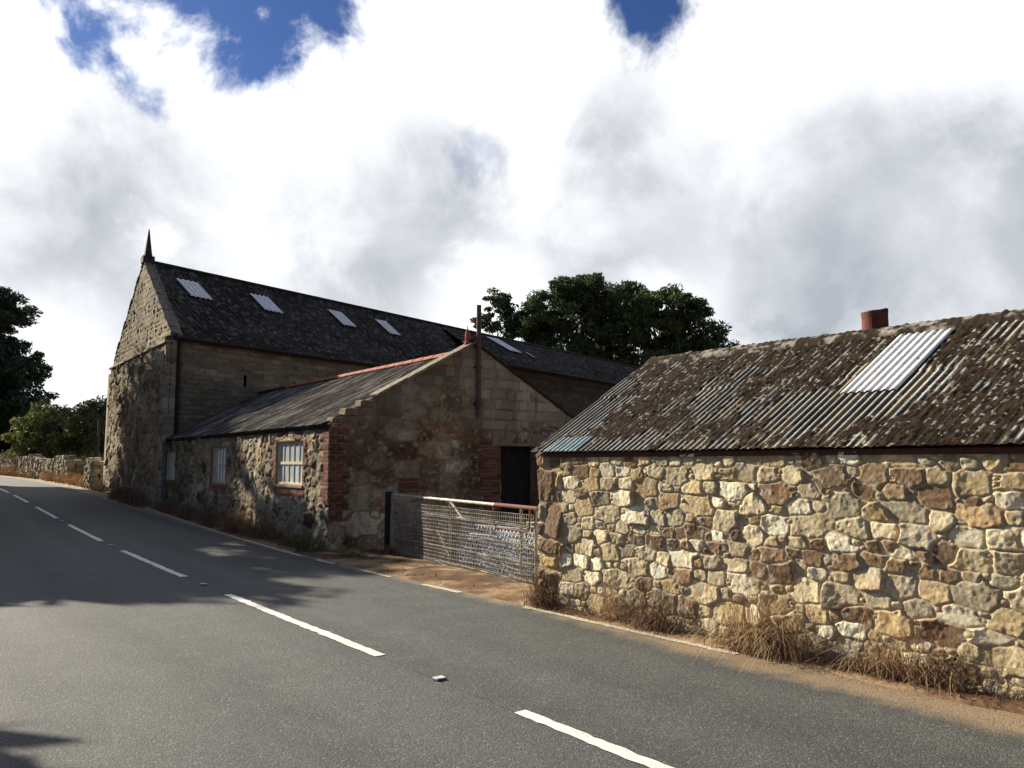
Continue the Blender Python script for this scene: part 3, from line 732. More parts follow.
def gable_pat(S, Z):
    a = rubble(S, Z, 4200, area=.055, amp=.045, joint=.010, rough=.02, sizes=(.5, 1.7), aspect=1.55, pw=3.2,
                pal=([(.36, .31, .22), (.25, .205, .145), (.17, .125, .085), (.15, .095, .06), (.21, .12, .08), (.46, .41, .31), (.31, .24, .155)], [.2, .2, .2, .12, .06, .14, .08]), mortar=(.24, .19, .13))
    b = courses(S, Z, np.random.default_rng(34), (.215, .225), (.40, .46), wob=.004, joint=.010, amp=.006, seed=430, split=0, rnd=.05, rough=.006,
                pal=([(.27, .235, .175), (.22, .19, .145), (.31, .27, .20)], [.4, .4, .2]), mortar=(.20, .17, .125))
    hz = sst(2.28, 2.34, Z + (fbm(S*1.5, Z*0, 424, 2)-.5)*.5)
    pt = sst(.36, .58, fbm(S*.9, Z*1.1, 428, 3) + .22*sst(2.6, 3.6, S) - .05)
    h, c = blend(a, b, hz*(.25+.75*pt))
    st_ = sst(.45, .62, fbm(S*2.6, Z*.5, 429, 4))[..., None]; c = lerp(c, c*np.array([.50, .46, .42]), st_*.6)
    rn = sst(.60, .68, fbm(S*1.8, Z*2.2, 431, 4))[..., None]; c = lerp(c, np.array([.36, .33, .27])+c*0, rn*.4)
    br = bricks(S, Z, 422, base=((.13, .060, .043), (.10, .048, .036), (.16, .08, .056)), mortar=(.20, .145, .10))
    jag = (np.floor(Z/.15) % 2)*.11
    f = sst(.28, .26, S-jag)*(Z > .55)*(Z < 2.35)
    f = np.maximum(f, (S > 3.48-jag)*(S < 3.95)*(Z < 2.18)*(Z > .2))
    f = np.maximum(f, (S > 1.45)*(S < 1.9)*(Z > 1.05)*(Z < 1.35)*1.)
    h, c = blend((h, c), (br[0]+.012, br[1]), f)
    c = c*(.62+.95*fbm(S*.8, Z*.35, 425, 4))[..., None]*np.array([1.02, .99, .90])
    band = sst(2.45, 2.25, Z)*sst(2.0, 2.3, Z); c = lerp(c, c*1.25, band[..., None])
    return h, c
DOOR = (3.95, 5.05, -.2, 2.02)
panel('gable_wall', work, M['stone'], Cw, gw, -uw, 0, 2*WA, -.2, 2.42, work_T, WZ-.03, .022, gable_pat, [DOOR])
panel('rear_wall', work, M['stone_far'], Cw+gw*2*WA, uw, gw, 0, 12.5, -.2, 2.40, None, 2.40, .08, lambda S, Z: gable_pat(S+7, Z))
# door: lintel, reveals, dark leaf
mb = MB(); slab(mb, Cw, gw, -uw, 3.72, 5.3, 2.02, 2.30, -.2, .035); mb.build('lintel', M['concrete'], work, bevel=.008)
dr = MB(); slab(dr, Cw, gw, -uw, 3.95, 5.05, -.2, 2.02, -.42, -.36); dr = dr.build('door', M['dark'], work)
mb = MB(); slab(mb, Cw, gw, -uw, 4.02, 4.10, 0, 2.0, -.36, -.30); slab(mb, Cw, gw, -uw, 4.32, 4.345, 0, 2.0, -.36, -.345); slab(mb, Cw, gw, -uw, 4.62, 4.645, 0, 2.0, -.36, -.345)
mb.build('door_frame', M['timber_dark'], dr)
mb = MB()
slab(mb, Cw, gw, -uw, 3.90, 3.948, -.2, 2.02, -.42, .0); slab(mb, Cw, gw, -uw, 5.052, 5.10, -.2, 2.02, -.42, .0)
mb.build('door_reveal', M['concrete'], work)
# windows
wlab = ['bright cream framed window nearest the corner', 'middle street window with dull cream frame', 'far street window beside the downpipe']
for wi, (a, b_, z0, z1) in enumerate(WIN):
    fr = MB(); fw = .045; d0, d1 = -.075, -.015
    slab(fr, Cw, uw, nw, a, a+fw, z0, z1, d0, d1); slab(fr, Cw, uw, nw, b_-fw, b_, z0, z1, d0, d1)
    slab(fr, Cw, uw, nw, a+fw, b_-fw, z1-fw, z1, d0, d1); slab(fr, Cw, uw, nw, a+fw, b_-fw, z0, z0+fw, d0, d1)
    f_ = fr.build('window', M['frame'], work, bevel=.004); f_['label'] = wlab[wi]
    br = MB(); slab(br, Cw, uw, nw, a+fw, b_-fw, (z0+z1)/2-.028, (z0+z1)/2+.028, -.0701, -.026)
    nb = 5
    for k in range(1, nb):
        x = a+fw+(b_-a-2*fw)*k/nb
        slab(br, Cw, uw, nw, x-.007, x+.007, z0+fw, (z0+z1)/2-.028, -.064, -.032); slab(br, Cw, uw, nw, x-.007, x+.007, (z0+z1)/2+.028, z1-fw, -.064, -.032)
    br.build('glazing_bars', M['frame'], f_)
    gl = MB(); slab(gl, Cw, uw, nw, a+fw*.5, b_-fw*.5, z0+fw*.5, z1-fw*.5, -.056, -.050); gl.build('pane', M['glass'], f_)
    sl2 = MB(); slab(sl2, Cw, uw, nw, a-.06, b_+.06, z0-.055, z0-.002, -.12, .055); sl2.build('sill', M['reveal'] if wi < 2 else M['concrete'], f_, bevel=.006)
    rv = MB(); slab(rv, Cw, uw, nw, a-.03, a-.001, z0, z1, -.35, .012); slab(rv, Cw, uw, nw, b_+.001, b_+.03, z0, z1, -.35, .012)
    slab(rv, Cw, uw, nw, a-.03, b_+.03, z1+.001, z1+.035, -.35, .012); rv.build('reveal', M['reveal'], f_)
# roof of the workshop
def work_roof_pat(S, Dn, h0, ln):
    f = fbm(S*1.2, Dn*1.5, 501, 4); f2 = fbm(S*5, Dn*1.3, 502, 4); f3 = fbm(S*14, Dn*10, 503, 3)
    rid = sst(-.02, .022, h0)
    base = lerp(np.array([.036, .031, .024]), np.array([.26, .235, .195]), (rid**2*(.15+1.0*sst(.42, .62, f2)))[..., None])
    moss = sst(.50, .62, f*.6+f3*.4)
    c = lerp(base, np.array([.055, .045, .035]), (moss*.7)[..., None])
    return h0 + moss*.012*f3, c
WR = 4.05; WE = 2.41
OW = np.array([*(Cw+nw*.10+uw*.12), WE-.05])
# sheets run on until they meet the big barn's wall
ub = ud(35.0)
def workslope(name, O, wvv, rise, L, flip=False):
    return roof(name, work, M['sheet'], O, uw, wvv, rise, L, .146, .024, .0209, 60, work_roof_pat, lap=1.3)
workslope('roof', OW, gw*(WA+.10), WR-WE+.05, 14.4)
OW2 = np.array([*(Cw+gw*(2*WA+.1)+uw*.12), WE-.05])
workslope('rear_roof', OW2, -gw*(WA+.10), WR-WE+.05, 12.6)
mb = MB(); board(mb, OW, uw, gw*(WA+.10), WR-WE+.05, 12.6, .02, .09, .1, .03, .97); board(mb, OW2, uw, -gw*(WA+.10), WR-WE+.05, 12.6, .02, .09, .1, .03, .97); mb.build('roof_boards', M['timber_dark'], work)
mb = MB(); slab(mb, Cw, uw, nw, .02, 12.7, 2.30, 2.36, .0, .035); mb.build('wall_plate', M['timber_dark'], work)
# clay ridge tiles
nseg = 23
RA = np.array([*(Cw+gw*WA), WR])
for k in range(nseg):
    a = .25 + k*.46
    if a > 10.6: break
    V = []; F = []; nn_ = 9
    for e, s in enumerate((a, a+.455)):
        for q in range(nn_):
            an = pi*q/(nn_-1); rad = .075 + (.007 if e == 0 else 0)
            V.append(RA + np.array([*uw, 0])*s + np.array([*gw, 0])*(rad*1.15*cos(an)) + np.array([0, 0, rad*sin(an)+.0]))
    for q in range(nn_-1): F.append((q, q+1, nn_+q+1, nn_+q))
    o = mesh('ridge_tile', V, F, M['clay_ridge'], work, smooth=False); m_ = o.modifiers.new('thick', 'SOLIDIFY'); m_.thickness = .018
# grey ridge from there to the barn
mb = MB(); mb.tube([RA+np.array([*uw, 0])*10.75+(0, 0, .02), RA+np.array([*uw, 0])*14.0+(0, 0, .02)], .08, 8); mb.build('ridge_roll', M['lead'], work)
# coping on the gable: sloping slabs and stepped kneelers
sl_ang = math.atan2(WZ-2.42, WA)
k = 0; s = .95; rs = np.random.default_rng(5)
u3 = np.array([*gw, 0]); n3 = np.array([*(-uw), 0])
while s < WA-.05:
    L_ = min(rs.uniform(.5, .7), WA-s); c0 = s+L_/2
    z = float(work_T(np.array(c0)))+.045
    d = u3*cos(sl_ang)+np.array([0, 0, sin(sl_ang)]); up = np.cross(n3, d); up = up if up[2] > 0 else -up
    mb = MB(); mb.box(np.array([*Cw, 0])+u3*c0+np.array([0, 0, z+rs.uniform(-.006, .006)])-n3*.12, d*(L_/2/cos(sl_ang)-.006), n3*.20, up*.03)
    o = mb.build('coping_slab', plain('coping', (.30, .24, .165), (.13, .105, .075), 8, .9, .7, .02) if k == 0 else M['coping_m'], work, bevel=.012)
    if k == 0: M['coping_m'] = o.data.materials[0]
    k += 1; s += L_+.008
for k, (c0, z, hw_) in enumerate(((.17, 2.47, .15), (.45, 2.63, .17), (.74, 2.80, .14))):
    mb = MB(); mb.box(np.array([*Cw, 0])+u3*c0+np.array([0, 0, z])-n3*.11, u3*hw_, n3*.16, np.array([0, 0, .075 if k else .05])+u3*.01); mb.build('kneeler_stone', M['knee'], work, bevel=.03)
c0 = (3*WA)/2; z = float(work_T(np.array(c0)))+.02
d = u3*cos(sl_ang)-np.array([0, 0, sin(sl_ang)]); up = np.cross(n3, d); up = up if up[2] > 0 else -up
MB().box(np.array([*Cw, 0])+u3*c0+np.array([0, 0, z])-n3*.14, d*(WA/2/cos(sl_ang)+.1), n3*.19, up*.025).build('verge_slab', M['lead'], work, bevel=.006)

fp = np.array([*(Cw+gw*(WA-.12)), 0]) - n3*.10
V = []; F = []; n = 12
prof = [(.075, 4.16), (.075, 4.24), (.050, 4.26), (.058, 4.36), (.052, 4.46), (.030, 4.48), (.034, 4.50), (.012, 4.53), (.008, 4.60)]
for r_, z_ in prof:
    for q in range(n): V.append((fp[0]+r_*cos(2*pi*q/n), fp[1]+r_*sin(2*pi*q/n), z_))
for i in range(len(prof)-1):
    for q in range(n): F.append((i*n+q, i*n+(q+1) % n, (i+1)*n+(q+1) % n, (i+1)*n+q))
mesh('finial', V, F, M['clay'], work, smooth=False)
# tall rusty flue pipe on the gable
pp = np.array([*(Cw+gw*(WA+.03)), 0]) + n3*.11
fl = MB().tube([pp+(0, 0, 2.62), pp+(0, 0, 5.04)], .052, 14).build('flue_pipe', plain('brown_pipe', (.13, .075, .055), (.08, .05, .04), 9, .8), work, smooth=False)
for z in (2.9, 3.7, 4.15): MB().box(pp+(0, 0, z)-n3*.04, u3*.075, n3*.075, (0, 0, .018)).build('pipe_bracket', M['rust'], fl)

# ================================================================== BARN (tall, behind)
K = np.array([-10.82, 25.13]); ubn = np.array([ub[1], -ub[0]])    # outwards, towards the yard
BE = 5.76; BR = 9.0; BW = 9.2; BAP = 4.45; BL = 46.
barn = thing('stone_barn', 'tall long stone barn with steep dark roof, skylights and spire behind the workshop', 'barn', (K[0], K[1], 0))
def barn_T(s): return np.where(s < BAP, lerp(BE, BR, np.clip(s/BAP, 0, 1)), lerp(BR, BE, np.clip((s-BAP)/(BW-BAP), 0, 1)))
def barn_pat(S, Z):
    a = rubble(S, Z, 5200, area=.075, amp=.04, joint=.012, rough=.03, sizes=(.5, 1.6), aspect=1.3,
                pal=([(.38, .31, .20), (.33, .25, .155), (.28, .21, .14), BROWN, (.45, .38, .26)], [.3, .25, .2, .1, .15]), mortar=(.33, .27, .18))
    b = courses(S, Z, np.random.default_rng(52), (.13, .2), (.25, .55), wob=.012, joint=.015, amp=.02, seed=530, split=0, rnd=.2, rough=.01,
                pal=([(.32, .265, .175), (.28, .23, .155), (.36, .30, .20)], [.4, .35, .25]), mortar=(.24, .20, .14))
    f = sst(5.45, 5.5, Z)
    h, c = blend((a[0]+.12, a[1]), b, f)
    gy_ = sst(.5, .62, fbm(S*.5, Z*.4, 540, 3))
    c = lerp(c, c*.72, gy_[..., None])
    # slates of pale coping at the upper edge
    return h, c
panel('gable_wall', barn, M['stone_far'], K, uw, nw, 0, BW, -.2, BE, barn_T, BR, .04, barn_pat)
mb = MB(); slab(mb, K, uw, nw, -.05, BW+.05, 5.44, 5.52, .0, .20); mb.build('string_course', plain('string_stone', (.34, .28, .19), (.24, .20, .14), 6, .9, .3), barn, bevel=.02)
mb = MB(); slab(mb, K, uw, nw, BW-.02, BW+.42, -.2, 5.3, -.6, .14); mb.build('buttress', plain('buttress_stone', (.42, .35, .24), (.26, .21, .14), 3, .9, .6, .03), barn, bevel=.05)
def side_pat(S, Z):
    b = courses(S, Z, np.random.default_rng(55), (.12, .19), (.3, .8), wob=.008, joint=.014, amp=.014, seed=560, split=0, rnd=.15, rough=.01,
                pal=([(.34, .27, .17), (.29, .235, .155), (.38, .31, .20), (.25, .20, .13)], [.35, .3, .2, .15]), mortar=(.23, .185, .125))
    h, c = b
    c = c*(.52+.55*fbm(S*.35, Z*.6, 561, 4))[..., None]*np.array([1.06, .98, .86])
    q = sst(.42, .38, S); c = lerp(c, c*.45, q[..., None])                     # darker strip up the corner
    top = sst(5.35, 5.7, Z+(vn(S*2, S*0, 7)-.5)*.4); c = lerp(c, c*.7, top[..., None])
    return h, c
SLITS = [(2.76, 2.86, 4.25, 4.66), (4.92, 5.0, 4.4, 4.6)]
RS = 17.0                                   # where the rear range with its higher eave begins
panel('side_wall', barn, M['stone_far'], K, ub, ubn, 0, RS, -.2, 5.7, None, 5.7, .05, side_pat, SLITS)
def rear_pat(S, Z):
    h, c = side_pat(S+RS, Z); return h, c*.55  # same stone as the side wall, with deep shade multiplied into its colour
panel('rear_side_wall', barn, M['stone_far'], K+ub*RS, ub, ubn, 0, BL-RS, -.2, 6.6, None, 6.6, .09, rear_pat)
for a, b_, z0, z1 in SLITS:
    mb = MB(); slab(mb, K, ub, ubn, a-.05, b_+.05, z0-.05, z1+.05, -.3, -.25); mb.build('slit_window', M['dark'], barn)
far = K+uw*BW
panel('far_wall', barn, M['stone_far'], far, ub, -ubn, 0, BL, -.2, 5.7, None, 5.7, .2, side_pat)
panel('end_wall', barn, M['stone_far'], K+ub*BL, uw, -nw, 0, BW, -.2, BE, barn_T, BR, .15, lambda S, Z: barn_pat(S, Z))
wb = uw*BAP                                  # eave to ridge, skewed like the gable
def barn_roof_pat(S, Dn, h0, ln):
    f = fbm(S*.5, Dn*.7, 601, 4); f2 = fbm(S*3, Dn*3, 602, 4); f3 = fbm(S*9, Dn*9, 603, 3)
    moss = sst(.42, .58, f*.5+f2*.5)
    base = np.array([.052, .044, .035])*(.6+.9*f2)[..., None]
    c = lerp(base, np.array([.020, .015, .010]), (moss*.85)[..., None])
    c = lerp(c, np.array([.22, .21, .19]), (sst(.62, .70, f3)*.55)[..., None])
    return h0 + moss*.03*f3 + .02*(f2-.5), c
ext = 1.04
OBn = np.array([*(K - wb*.035), BE-.035*(BR-BE)])
wbe = wb*1.035; rb = (BR-BE)*1.035
skb = float(wbe @ ub)
roof('roof', barn, M['roof_far'], OBn, ub, wbe, rb, RS+.02, .20, .022, .05, 60, barn_roof_pat)
ZR = 6.65
OR = np.array([*(K+ub*(RS-.3) - wb*.03), ZR-.03*(BR-ZR)])
roof('rear_range_roof', barn, M['roof_far'], OR, ub, wb*1.03, (BR-ZR)*1.03, BL-RS+.3, .20, .022, .05, 50, barn_roof_pat)
wf = -uw*(BW-BAP)
OF = np.array([*(far - wf*.05), BE-.05*(BR-BE)])
roof('far_roof', barn, M['roof_far'], OF, ub, wf*1.05, (BR-BE)*1.05, BL, .20, .022, .1, 24, barn_roof_pat)
mb = MB(); board(mb, OBn, ub, wbe, rb, RS, .05, .06, .05, .0, .985); board(mb, OF, ub, wf*1.05, (BR-BE)*1.05, BL, .05, .06, .05, .0, .985); mb.build('roof_boards', M['timber_dark'], barn)
apx = np.array([*(K+wb), BR])
mb = MB(); mb.tube([apx+(0, 0, .02), apx+np.array([*ub, 0])*BL+(0, 0, .02)], .085, 8); mb.build('ridge_roll', M['lead'], barn)
mb = MB(); q0 = OBn+np.array([0, 0, -.05]); 
mb.tube([q0+np.array([*ubn, 0])*.05+np.array([*ub, 0])*.05, q0+np.array([*ubn, 0])*.05+np.array([*ub, 0])*RS], .065, 8)
mb.build('gutter', M['lead'], barn)
mb = MB(); mb.tube([OR+np.array([*ubn, -.8])*.06, OR+np.array([*ubn, -.8])*.06+np.array([*ub, 0])*(BL-RS)], .07, 8); mb.build('gutter', M['lead'], barn)
# verge stones up the gable
for nm, A_, B_ in (('verge_coping', np.array([*K, BE]), apx), ('verge_coping', np.array([*far, BE]), apx)):
    d = B_-A_; L_ = np.linalg.norm(d); d = d/L_; nn_ = np.array([*nw, 0]); up = np.cross(nn_, d); up = up if up[2] > 0 else -up
    nseg = 14
    mb = MB()
    for k in range(nseg):
        mb.box(A_+d*L_*(k+.5)/nseg + nn_*(.01+.012*((k*7) % 3)) - nn_*.10 + up*(.02+.012*((k*5) % 3)), d*(L_/nseg/2-.01), nn_*.12, up*.022)
    mb.build(nm, M['coping_m'], barn, bevel=.015)
sk = float(wb @ ub)
rl = [(1.20, 2.05), (4.40, 5.25), (8.45, 9.25), (11.40, 12.15)]
for a, b_ in rl:
    sheetlight('skylight', barn, M['clear'], np.array([*K, BE]), ub, wb, BR-BE, a+sk*.66, b_+sk*.66, .55, .79, .20, .024, .075)
sheetlight('skylight', barn, M['clear'], np.array([*K, ZR]), ub, wb, BR-ZR, 20.6+sk*.66, 21.7+sk*.66, .47, .87, .20, .024, .09)
sheetlight('skylight', barn, M['clear_green'], np.array([*K, ZR]), ub, wb, BR-ZR, 22.55+sk*.45, 22.85+sk*.45, .38, .52, .20, .024, .09)
# spire finial on the gable apex
sp = apx + np.array([*nw, 0])*-.12
mb = MB(); mb.box(sp+(0, 0, .06), np.array([*uw, 0])*.20, np.array([*nw, 0])*.20, (0, 0, .12))
V = [];
for r_, z_ in ((.135, .18), (.115, .28), (.065, .75), (.015, 1.22)):
    V += [sp+np.array([*uw, 0])*r_*i+np.array([*nw, 0])*r_*j+(0, 0, z_) for i, j in ((-1, -1), (1, -1), (1, 1), (-1, 1))]
F = [(i*4+k, i*4+(k+1) % 4, i*4+4+(k+1) % 4, i*4+4+k) for i in range(3) for k in range(4)]+[(12, 13, 14, 15)]
mb.add(V, F); mb.build('spire_finial', M['slate_spire'], barn)
# downpipe where workshop and barn meet
dp = np.array([*(K-uw*.28), 0])+np.array([*nw, 0])*.16
z0 = float(tz(dp[0], dp[1]))
dn = MB().tube([dp+(0, 0, z0-.1), dp+(0, 0, 2.2), dp+np.array([*nw, 0])*-.02+(0, 0, 2.3), dp+np.array([*(-uw*.1), 0])+(0, 0, 2.36)], .045, 10).build('downpipe', M['pipe_grey'], work)
mb = MB(); mb.box(dp+(0, 0, 2.26), np.array([*uw, 0])*.10, np.array([*nw, 0])*.07, (0, 0, .07)); mb.build('hopper', M['pipe_grey'], dn)
dp2 = np.array([*(K+ub*.22), 0])+np.array([*ubn, 0])*.09
MB().tube([dp2+(0, 0, 2.3), dp2+(0, 0, 5.65)], .05, 10).build('downpipe', M['lead'], barn)

# ================================================================== GATE across the yard
GL = np.array([-2.24, 14.95]); GR = np.array([.36, 10.82])
gu = (GR-GL); GLEN = np.linalg.norm(gu); gu = gu/GLEN; gn = np.array([gu[1], -gu[0]])
if gn @ np.array([-1, -1]) < 0: gn = -gn
gate = thing('field_gate', 'long tubular steel farm gate with white paint, rusty end and wire mesh infill', 'gate', (GL[0], GL[1], 0))
def gp(s, z, d=0): return np.array([GL[0]+gu[0]*s+gn[0]*d, GL[1]+gu[1]*s+gn[1]*d, z])
sR = GLEN-.02
ztop = lambda s: 1.07-.03*s/GLEN
MB().tube([gp(.05, ztop(0)), gp(3.75, ztop(3.75))], .024, 10).build('top_rail', M['gate_paint'], gate)
MB().tube([gp(3.75, ztop(3.75)), gp(sR, ztop(sR))], .029, 10).build('rail_sleeve', M['gate_rust'], gate)
for s in (.05, 2.35, 4.45, sR-.05):
    MB().tube([gp(s, .04), gp(s, ztop(s)-.02)], .021, 8).build('upright', M['gate_dull'], gate)
for i, z in enumerate((.06, .30, .54, .80)):
    MB().tube([gp(.05, z), gp(sR-.05, z-.01)], .017, 8).build('rail', M['gate_dull'], gate)
MB().tube([gp(2.37, ztop(2.3)-.03), gp(2.75, .80)], .018, 8).build('brace', M['gate_paint'], gate)
MB().tube([gp(1.9, .55), gp(2.33, .17)], .016, 8).build('brace', M['gate_paint'], gate)
mb = MB(); a0, a1 = 3.78, sR-.12
mb.tube([gp(a0, ztop(3)-.01, .05), gp(a0+.02, .78, .05), gp(a0+.08, .73, .05), gp(a1-.08, .72, .05), gp(a1-.02, .77, .05), gp(a1, ztop(3.9)-.01, .05)], .013, 8)
mb.build('latch_loop', M['gate_rust'], gate)
def wire(mb, org_, e1, e2, n1, n2, sp1, sp2, r, warp=None):
    """two sets of straight square wires"""
    L1 = n1*sp1; L2 = n2*sp2; nn_ = np.cross(e1, e2); nn_ = nn_/np.linalg.norm(nn_)
    pos = (lambda a, b: org_+e1*a+e2*b+(nn_*warp(a, b) if warp else 0))
    for i in range(n1+1):
        for j in range(0, n2, 2):
            p, q = pos(i*sp1, j*sp2), pos(i*sp1, min(j+2, n2)*sp2); c = (p+q)/2; mb.box(c, (q-p)/2, e1*r, nn_*r)
    for j in range(n2+1):
        for i in range(0, n1, 2):
            p, q = pos(i*sp1, j*sp2), pos(min(i+2, n1)*sp1, j*sp2); c = (p+q)/2+nn_*r*1.8; mb.box(c, (q-p)/2, e2*r, nn_*r)
g3 = np.array([*gu, 0]); Zv = np.array([0, 0, 1.])
mb = MB(); wire(mb, gp(.08, .03, .03), g3, Zv, int((sR-.15)/.052), 16, .052, .0575, .0030, lambda a, b: .014*sin(a*3+b*4)+.01*sin(a*9))
mb.build('wire_mesh', M['mesh'], gate)
# stacked mesh panels leaning behind
for i, (s0, d0, z0, tilt, lean, n1, n2, lab) in enumerate(((2.0, -.30, .05, .03, .25, 20, 8, 'bluish wire mesh panel leaning behind the left part of the gate'),
        (2.4, -.45, .02, -.05, .35, 20, 9, 'pale wire mesh panel leaning rearmost behind the gate'),
        (2.95, -.24, .05, -.20, .18, 11, 8, 'tilted pale blue mesh panel in the middle behind the gate'),
        (3.8, -.35, .05, .06, .3, 10, 10, 'tall pale blue mesh panel behind the rusty end of the gate'))):
    o_ = gp(s0, z0, d0); e1 = g3*cos(tilt)+Zv*sin(tilt); e2 = Zv*cos(lean)-np.array([*gn, 0])*sin(lean); e2 = e2-e1*(e1@e2); e2 /= np.linalg.norm(e2)
    mb = MB(); wire(mb, o_-org(None), e1, e2, n1, n2, .095, .075, .007, lambda a, b, i=i: .03*sin(a*2.1+i)+.02*sin(b*5+i))
    tag(mb.build('mesh_panel', M['mesh_pale'], None, origin=tuple(o_)), lab, 'mesh panel', 'wire mesh panels stacked behind the gate')
post = MB(); pc = np.array([GL[0], GL[1], .52])-g3*.09
post.box(pc-Zv*.04, g3*.06, np.array([*gn, 0])*.06, (0, 0, .64))
tag(post.build('gate_post', M['timber_dark'], None, origin=(pc[0], pc[1], 0), bevel=.01), 'short black timber post carrying the left end of the gate', 'gate post')

# ================================================================== LEFT: field wall, pole
def drystone(name, pts, hgt, th, label, cat, seed, step=.16):
    """rough field wall of separate-looking stones along a polyline"""
    rs = np.random.default_rng(seed); V = []; F = []
    pts = [np.array(p, float) for p in pts]; L = [0]
    for a, b in zip(pts[:-1], pts[1:]): L.append(L[-1]+np.linalg.norm(b-a))
    def at(s):
        x = np.interp(s, L, [p[0] for p in pts]); y = np.interp(s, L, [p[1] for p in pts]); return np.array([x, y])
    cols = []
    s = 0
    while s < L[-1]:
        z = 0; p = at(s); q = at(min(s+.1, L[-1])) if s+.1 < L[-1] else p+(p-at(s-.1)); d = (q-p)/(np.linalg.norm(q-p)+1e-9)
        h_ = hgt*(.82+.3*vn(np.array(s*.7), np.array(1.), seed)); sw = rs.uniform(.18, .34)
        while z < h_:
            sh = rs.uniform(.10, .22)
            for side in (-1, 1):
                c = np.array([p[0]+d[1]*side*th*.28+rs.normal(0, .02), p[1]-d[0]*side*th*.28+rs.normal(0, .02), float(tz(p[0], p[1]))-.1+z+sh/2])
                b = len(V); cl = pick(1, [(.36, .31, .22), (.28, .25, .18), (.22, .20, .14), (.42, .36, .25)], [.3, .3, .2, .2], rs)[0]
                yaw = rs.normal(0, .15)
                e1 = np.array([d[0]*cos(yaw)-d[1]*sin(yaw), d[0]*sin(yaw)+d[1]*cos(yaw), rs.normal(0, .1)])*sw*.56; e2 = np.array([-d[1], d[0], 0])*th*.30; e3 = np.array([0, 0, sh*.56])
                for k in (-1, 1):
                    for i_, j_ in ((-1, -1), (1, -1), (1, 1), (-1, 1)):
                        V.append(c+(e1*i_+e2*j_+e3*k)*rs.uniform(.78, 1.05)); cols.append(cl)
                F += [tuple(b+i for i in f) for f in ((3, 2, 1, 0), (4, 5, 6, 7), (0, 1, 5, 4), (1, 2, 6, 5), (2, 3, 7, 6), (3, 0, 4, 7))]
            z += sh
        s += sw
    Va = np.array(V); o = mesh(name, Va, np.array(F), M['stone_far'], None, col=np.array(cols), origin=(pts[0][0], pts[0][1], float(tz(*pts[0]))))
    m_ = o.modifiers.new('round', 'BEVEL'); m_.width = .02; m_.segments = 2
    return tag(o, label, cat)
drystone('field_wall', [(-17.3, 33.75), (-18.6, 35.6)], 1.35, .5, 'short rough stone wall stub joined to the far corner of the barn', 'wall', 81)
drystone('field_wall', [(-22.6, 41.0), (-26, 44.6), (-31, 50), (-38, 58), (-48, 68)], 1.15, .5, 'long overgrown dry stone field wall running up the lane at far left', 'wall', 82)
drystone('stone_pier', [(-21.7, 40.0), (-22.3, 40.7)], 1.28, .7, 'squat stone gate pier standing at the end of the field wall', 'pier', 83)
px_, py_ = -18.9, 36.6
pole = thing('sign_pole', 'slim dark metal pole with short arm standing at the far corner of the barn', 'pole', (px_, py_, float(tz(px_, py_))))
MB().tube([(px_, py_, .4), (px_, py_, 3.65)], .045, 10).build('pole', M['post'], pole)
MB().box((px_+.2, py_+.02, 3.52), (.22, .03, 0), (0, .02, 0), (0, 0, .03)).build('arm', M['post'], pole)
MB().box((px_-.02, py_-.06, 2.3), (.10, 0, 0), (0, .03, 0), (0, 0, .55)).build('cable_box', M['post'], pole)

# ================================================================== TREES
def leaves(cent, rad, per, size, rng, flat=.7, elong=1.5):
    """quads scattered through clumps: returns V,F"""
    n = len(cent)*per
    c = np.repeat(cent, per, 0); r = np.repeat(rad, per)[:, None]
    d = rng.normal(size=(n, 3)); d /= np.linalg.norm(d, axis=1)[:, None]; d *= (rng.random((n, 1))**.45)
    d[:, 2] *= flat
    p = c + d*r
    a = rng.normal(size=(n, 3)); a /= np.linalg.norm(a, axis=1)[:, None]
    b = np.cross(a, rng.normal(size=(n, 3))); b /= np.linalg.norm(b, axis=1)[:, None]
    s = size*rng.uniform(.6, 1.3, (n, 1))
    V = np.stack([p-a*s*elong-b*s*.15, p-b*s*.5, p+a*s*elong+b*s*.1, p+b*s*.5], 1).reshape(-1, 3)
    return V, np.arange(4*n).reshape(-1, 4)
def limb(mb, p0, p1, r0, r1, rng, n=5, wob=.12):
    p0 = np.array(p0, float); p1 = np.array(p1, float); L = np.linalg.norm(p1-p0); P = []
    for i in range(n+1):
        f = i/n; P.append(p0+(p1-p0)*f + (rng.normal(0, 1, 3)*wob*L*.25*(0 < i < n)) + np.array([0, 0, .06*L*sin(pi*f)]))
    mb.tube(P, list(np.linspace(r0, r1, n+1)), 7)
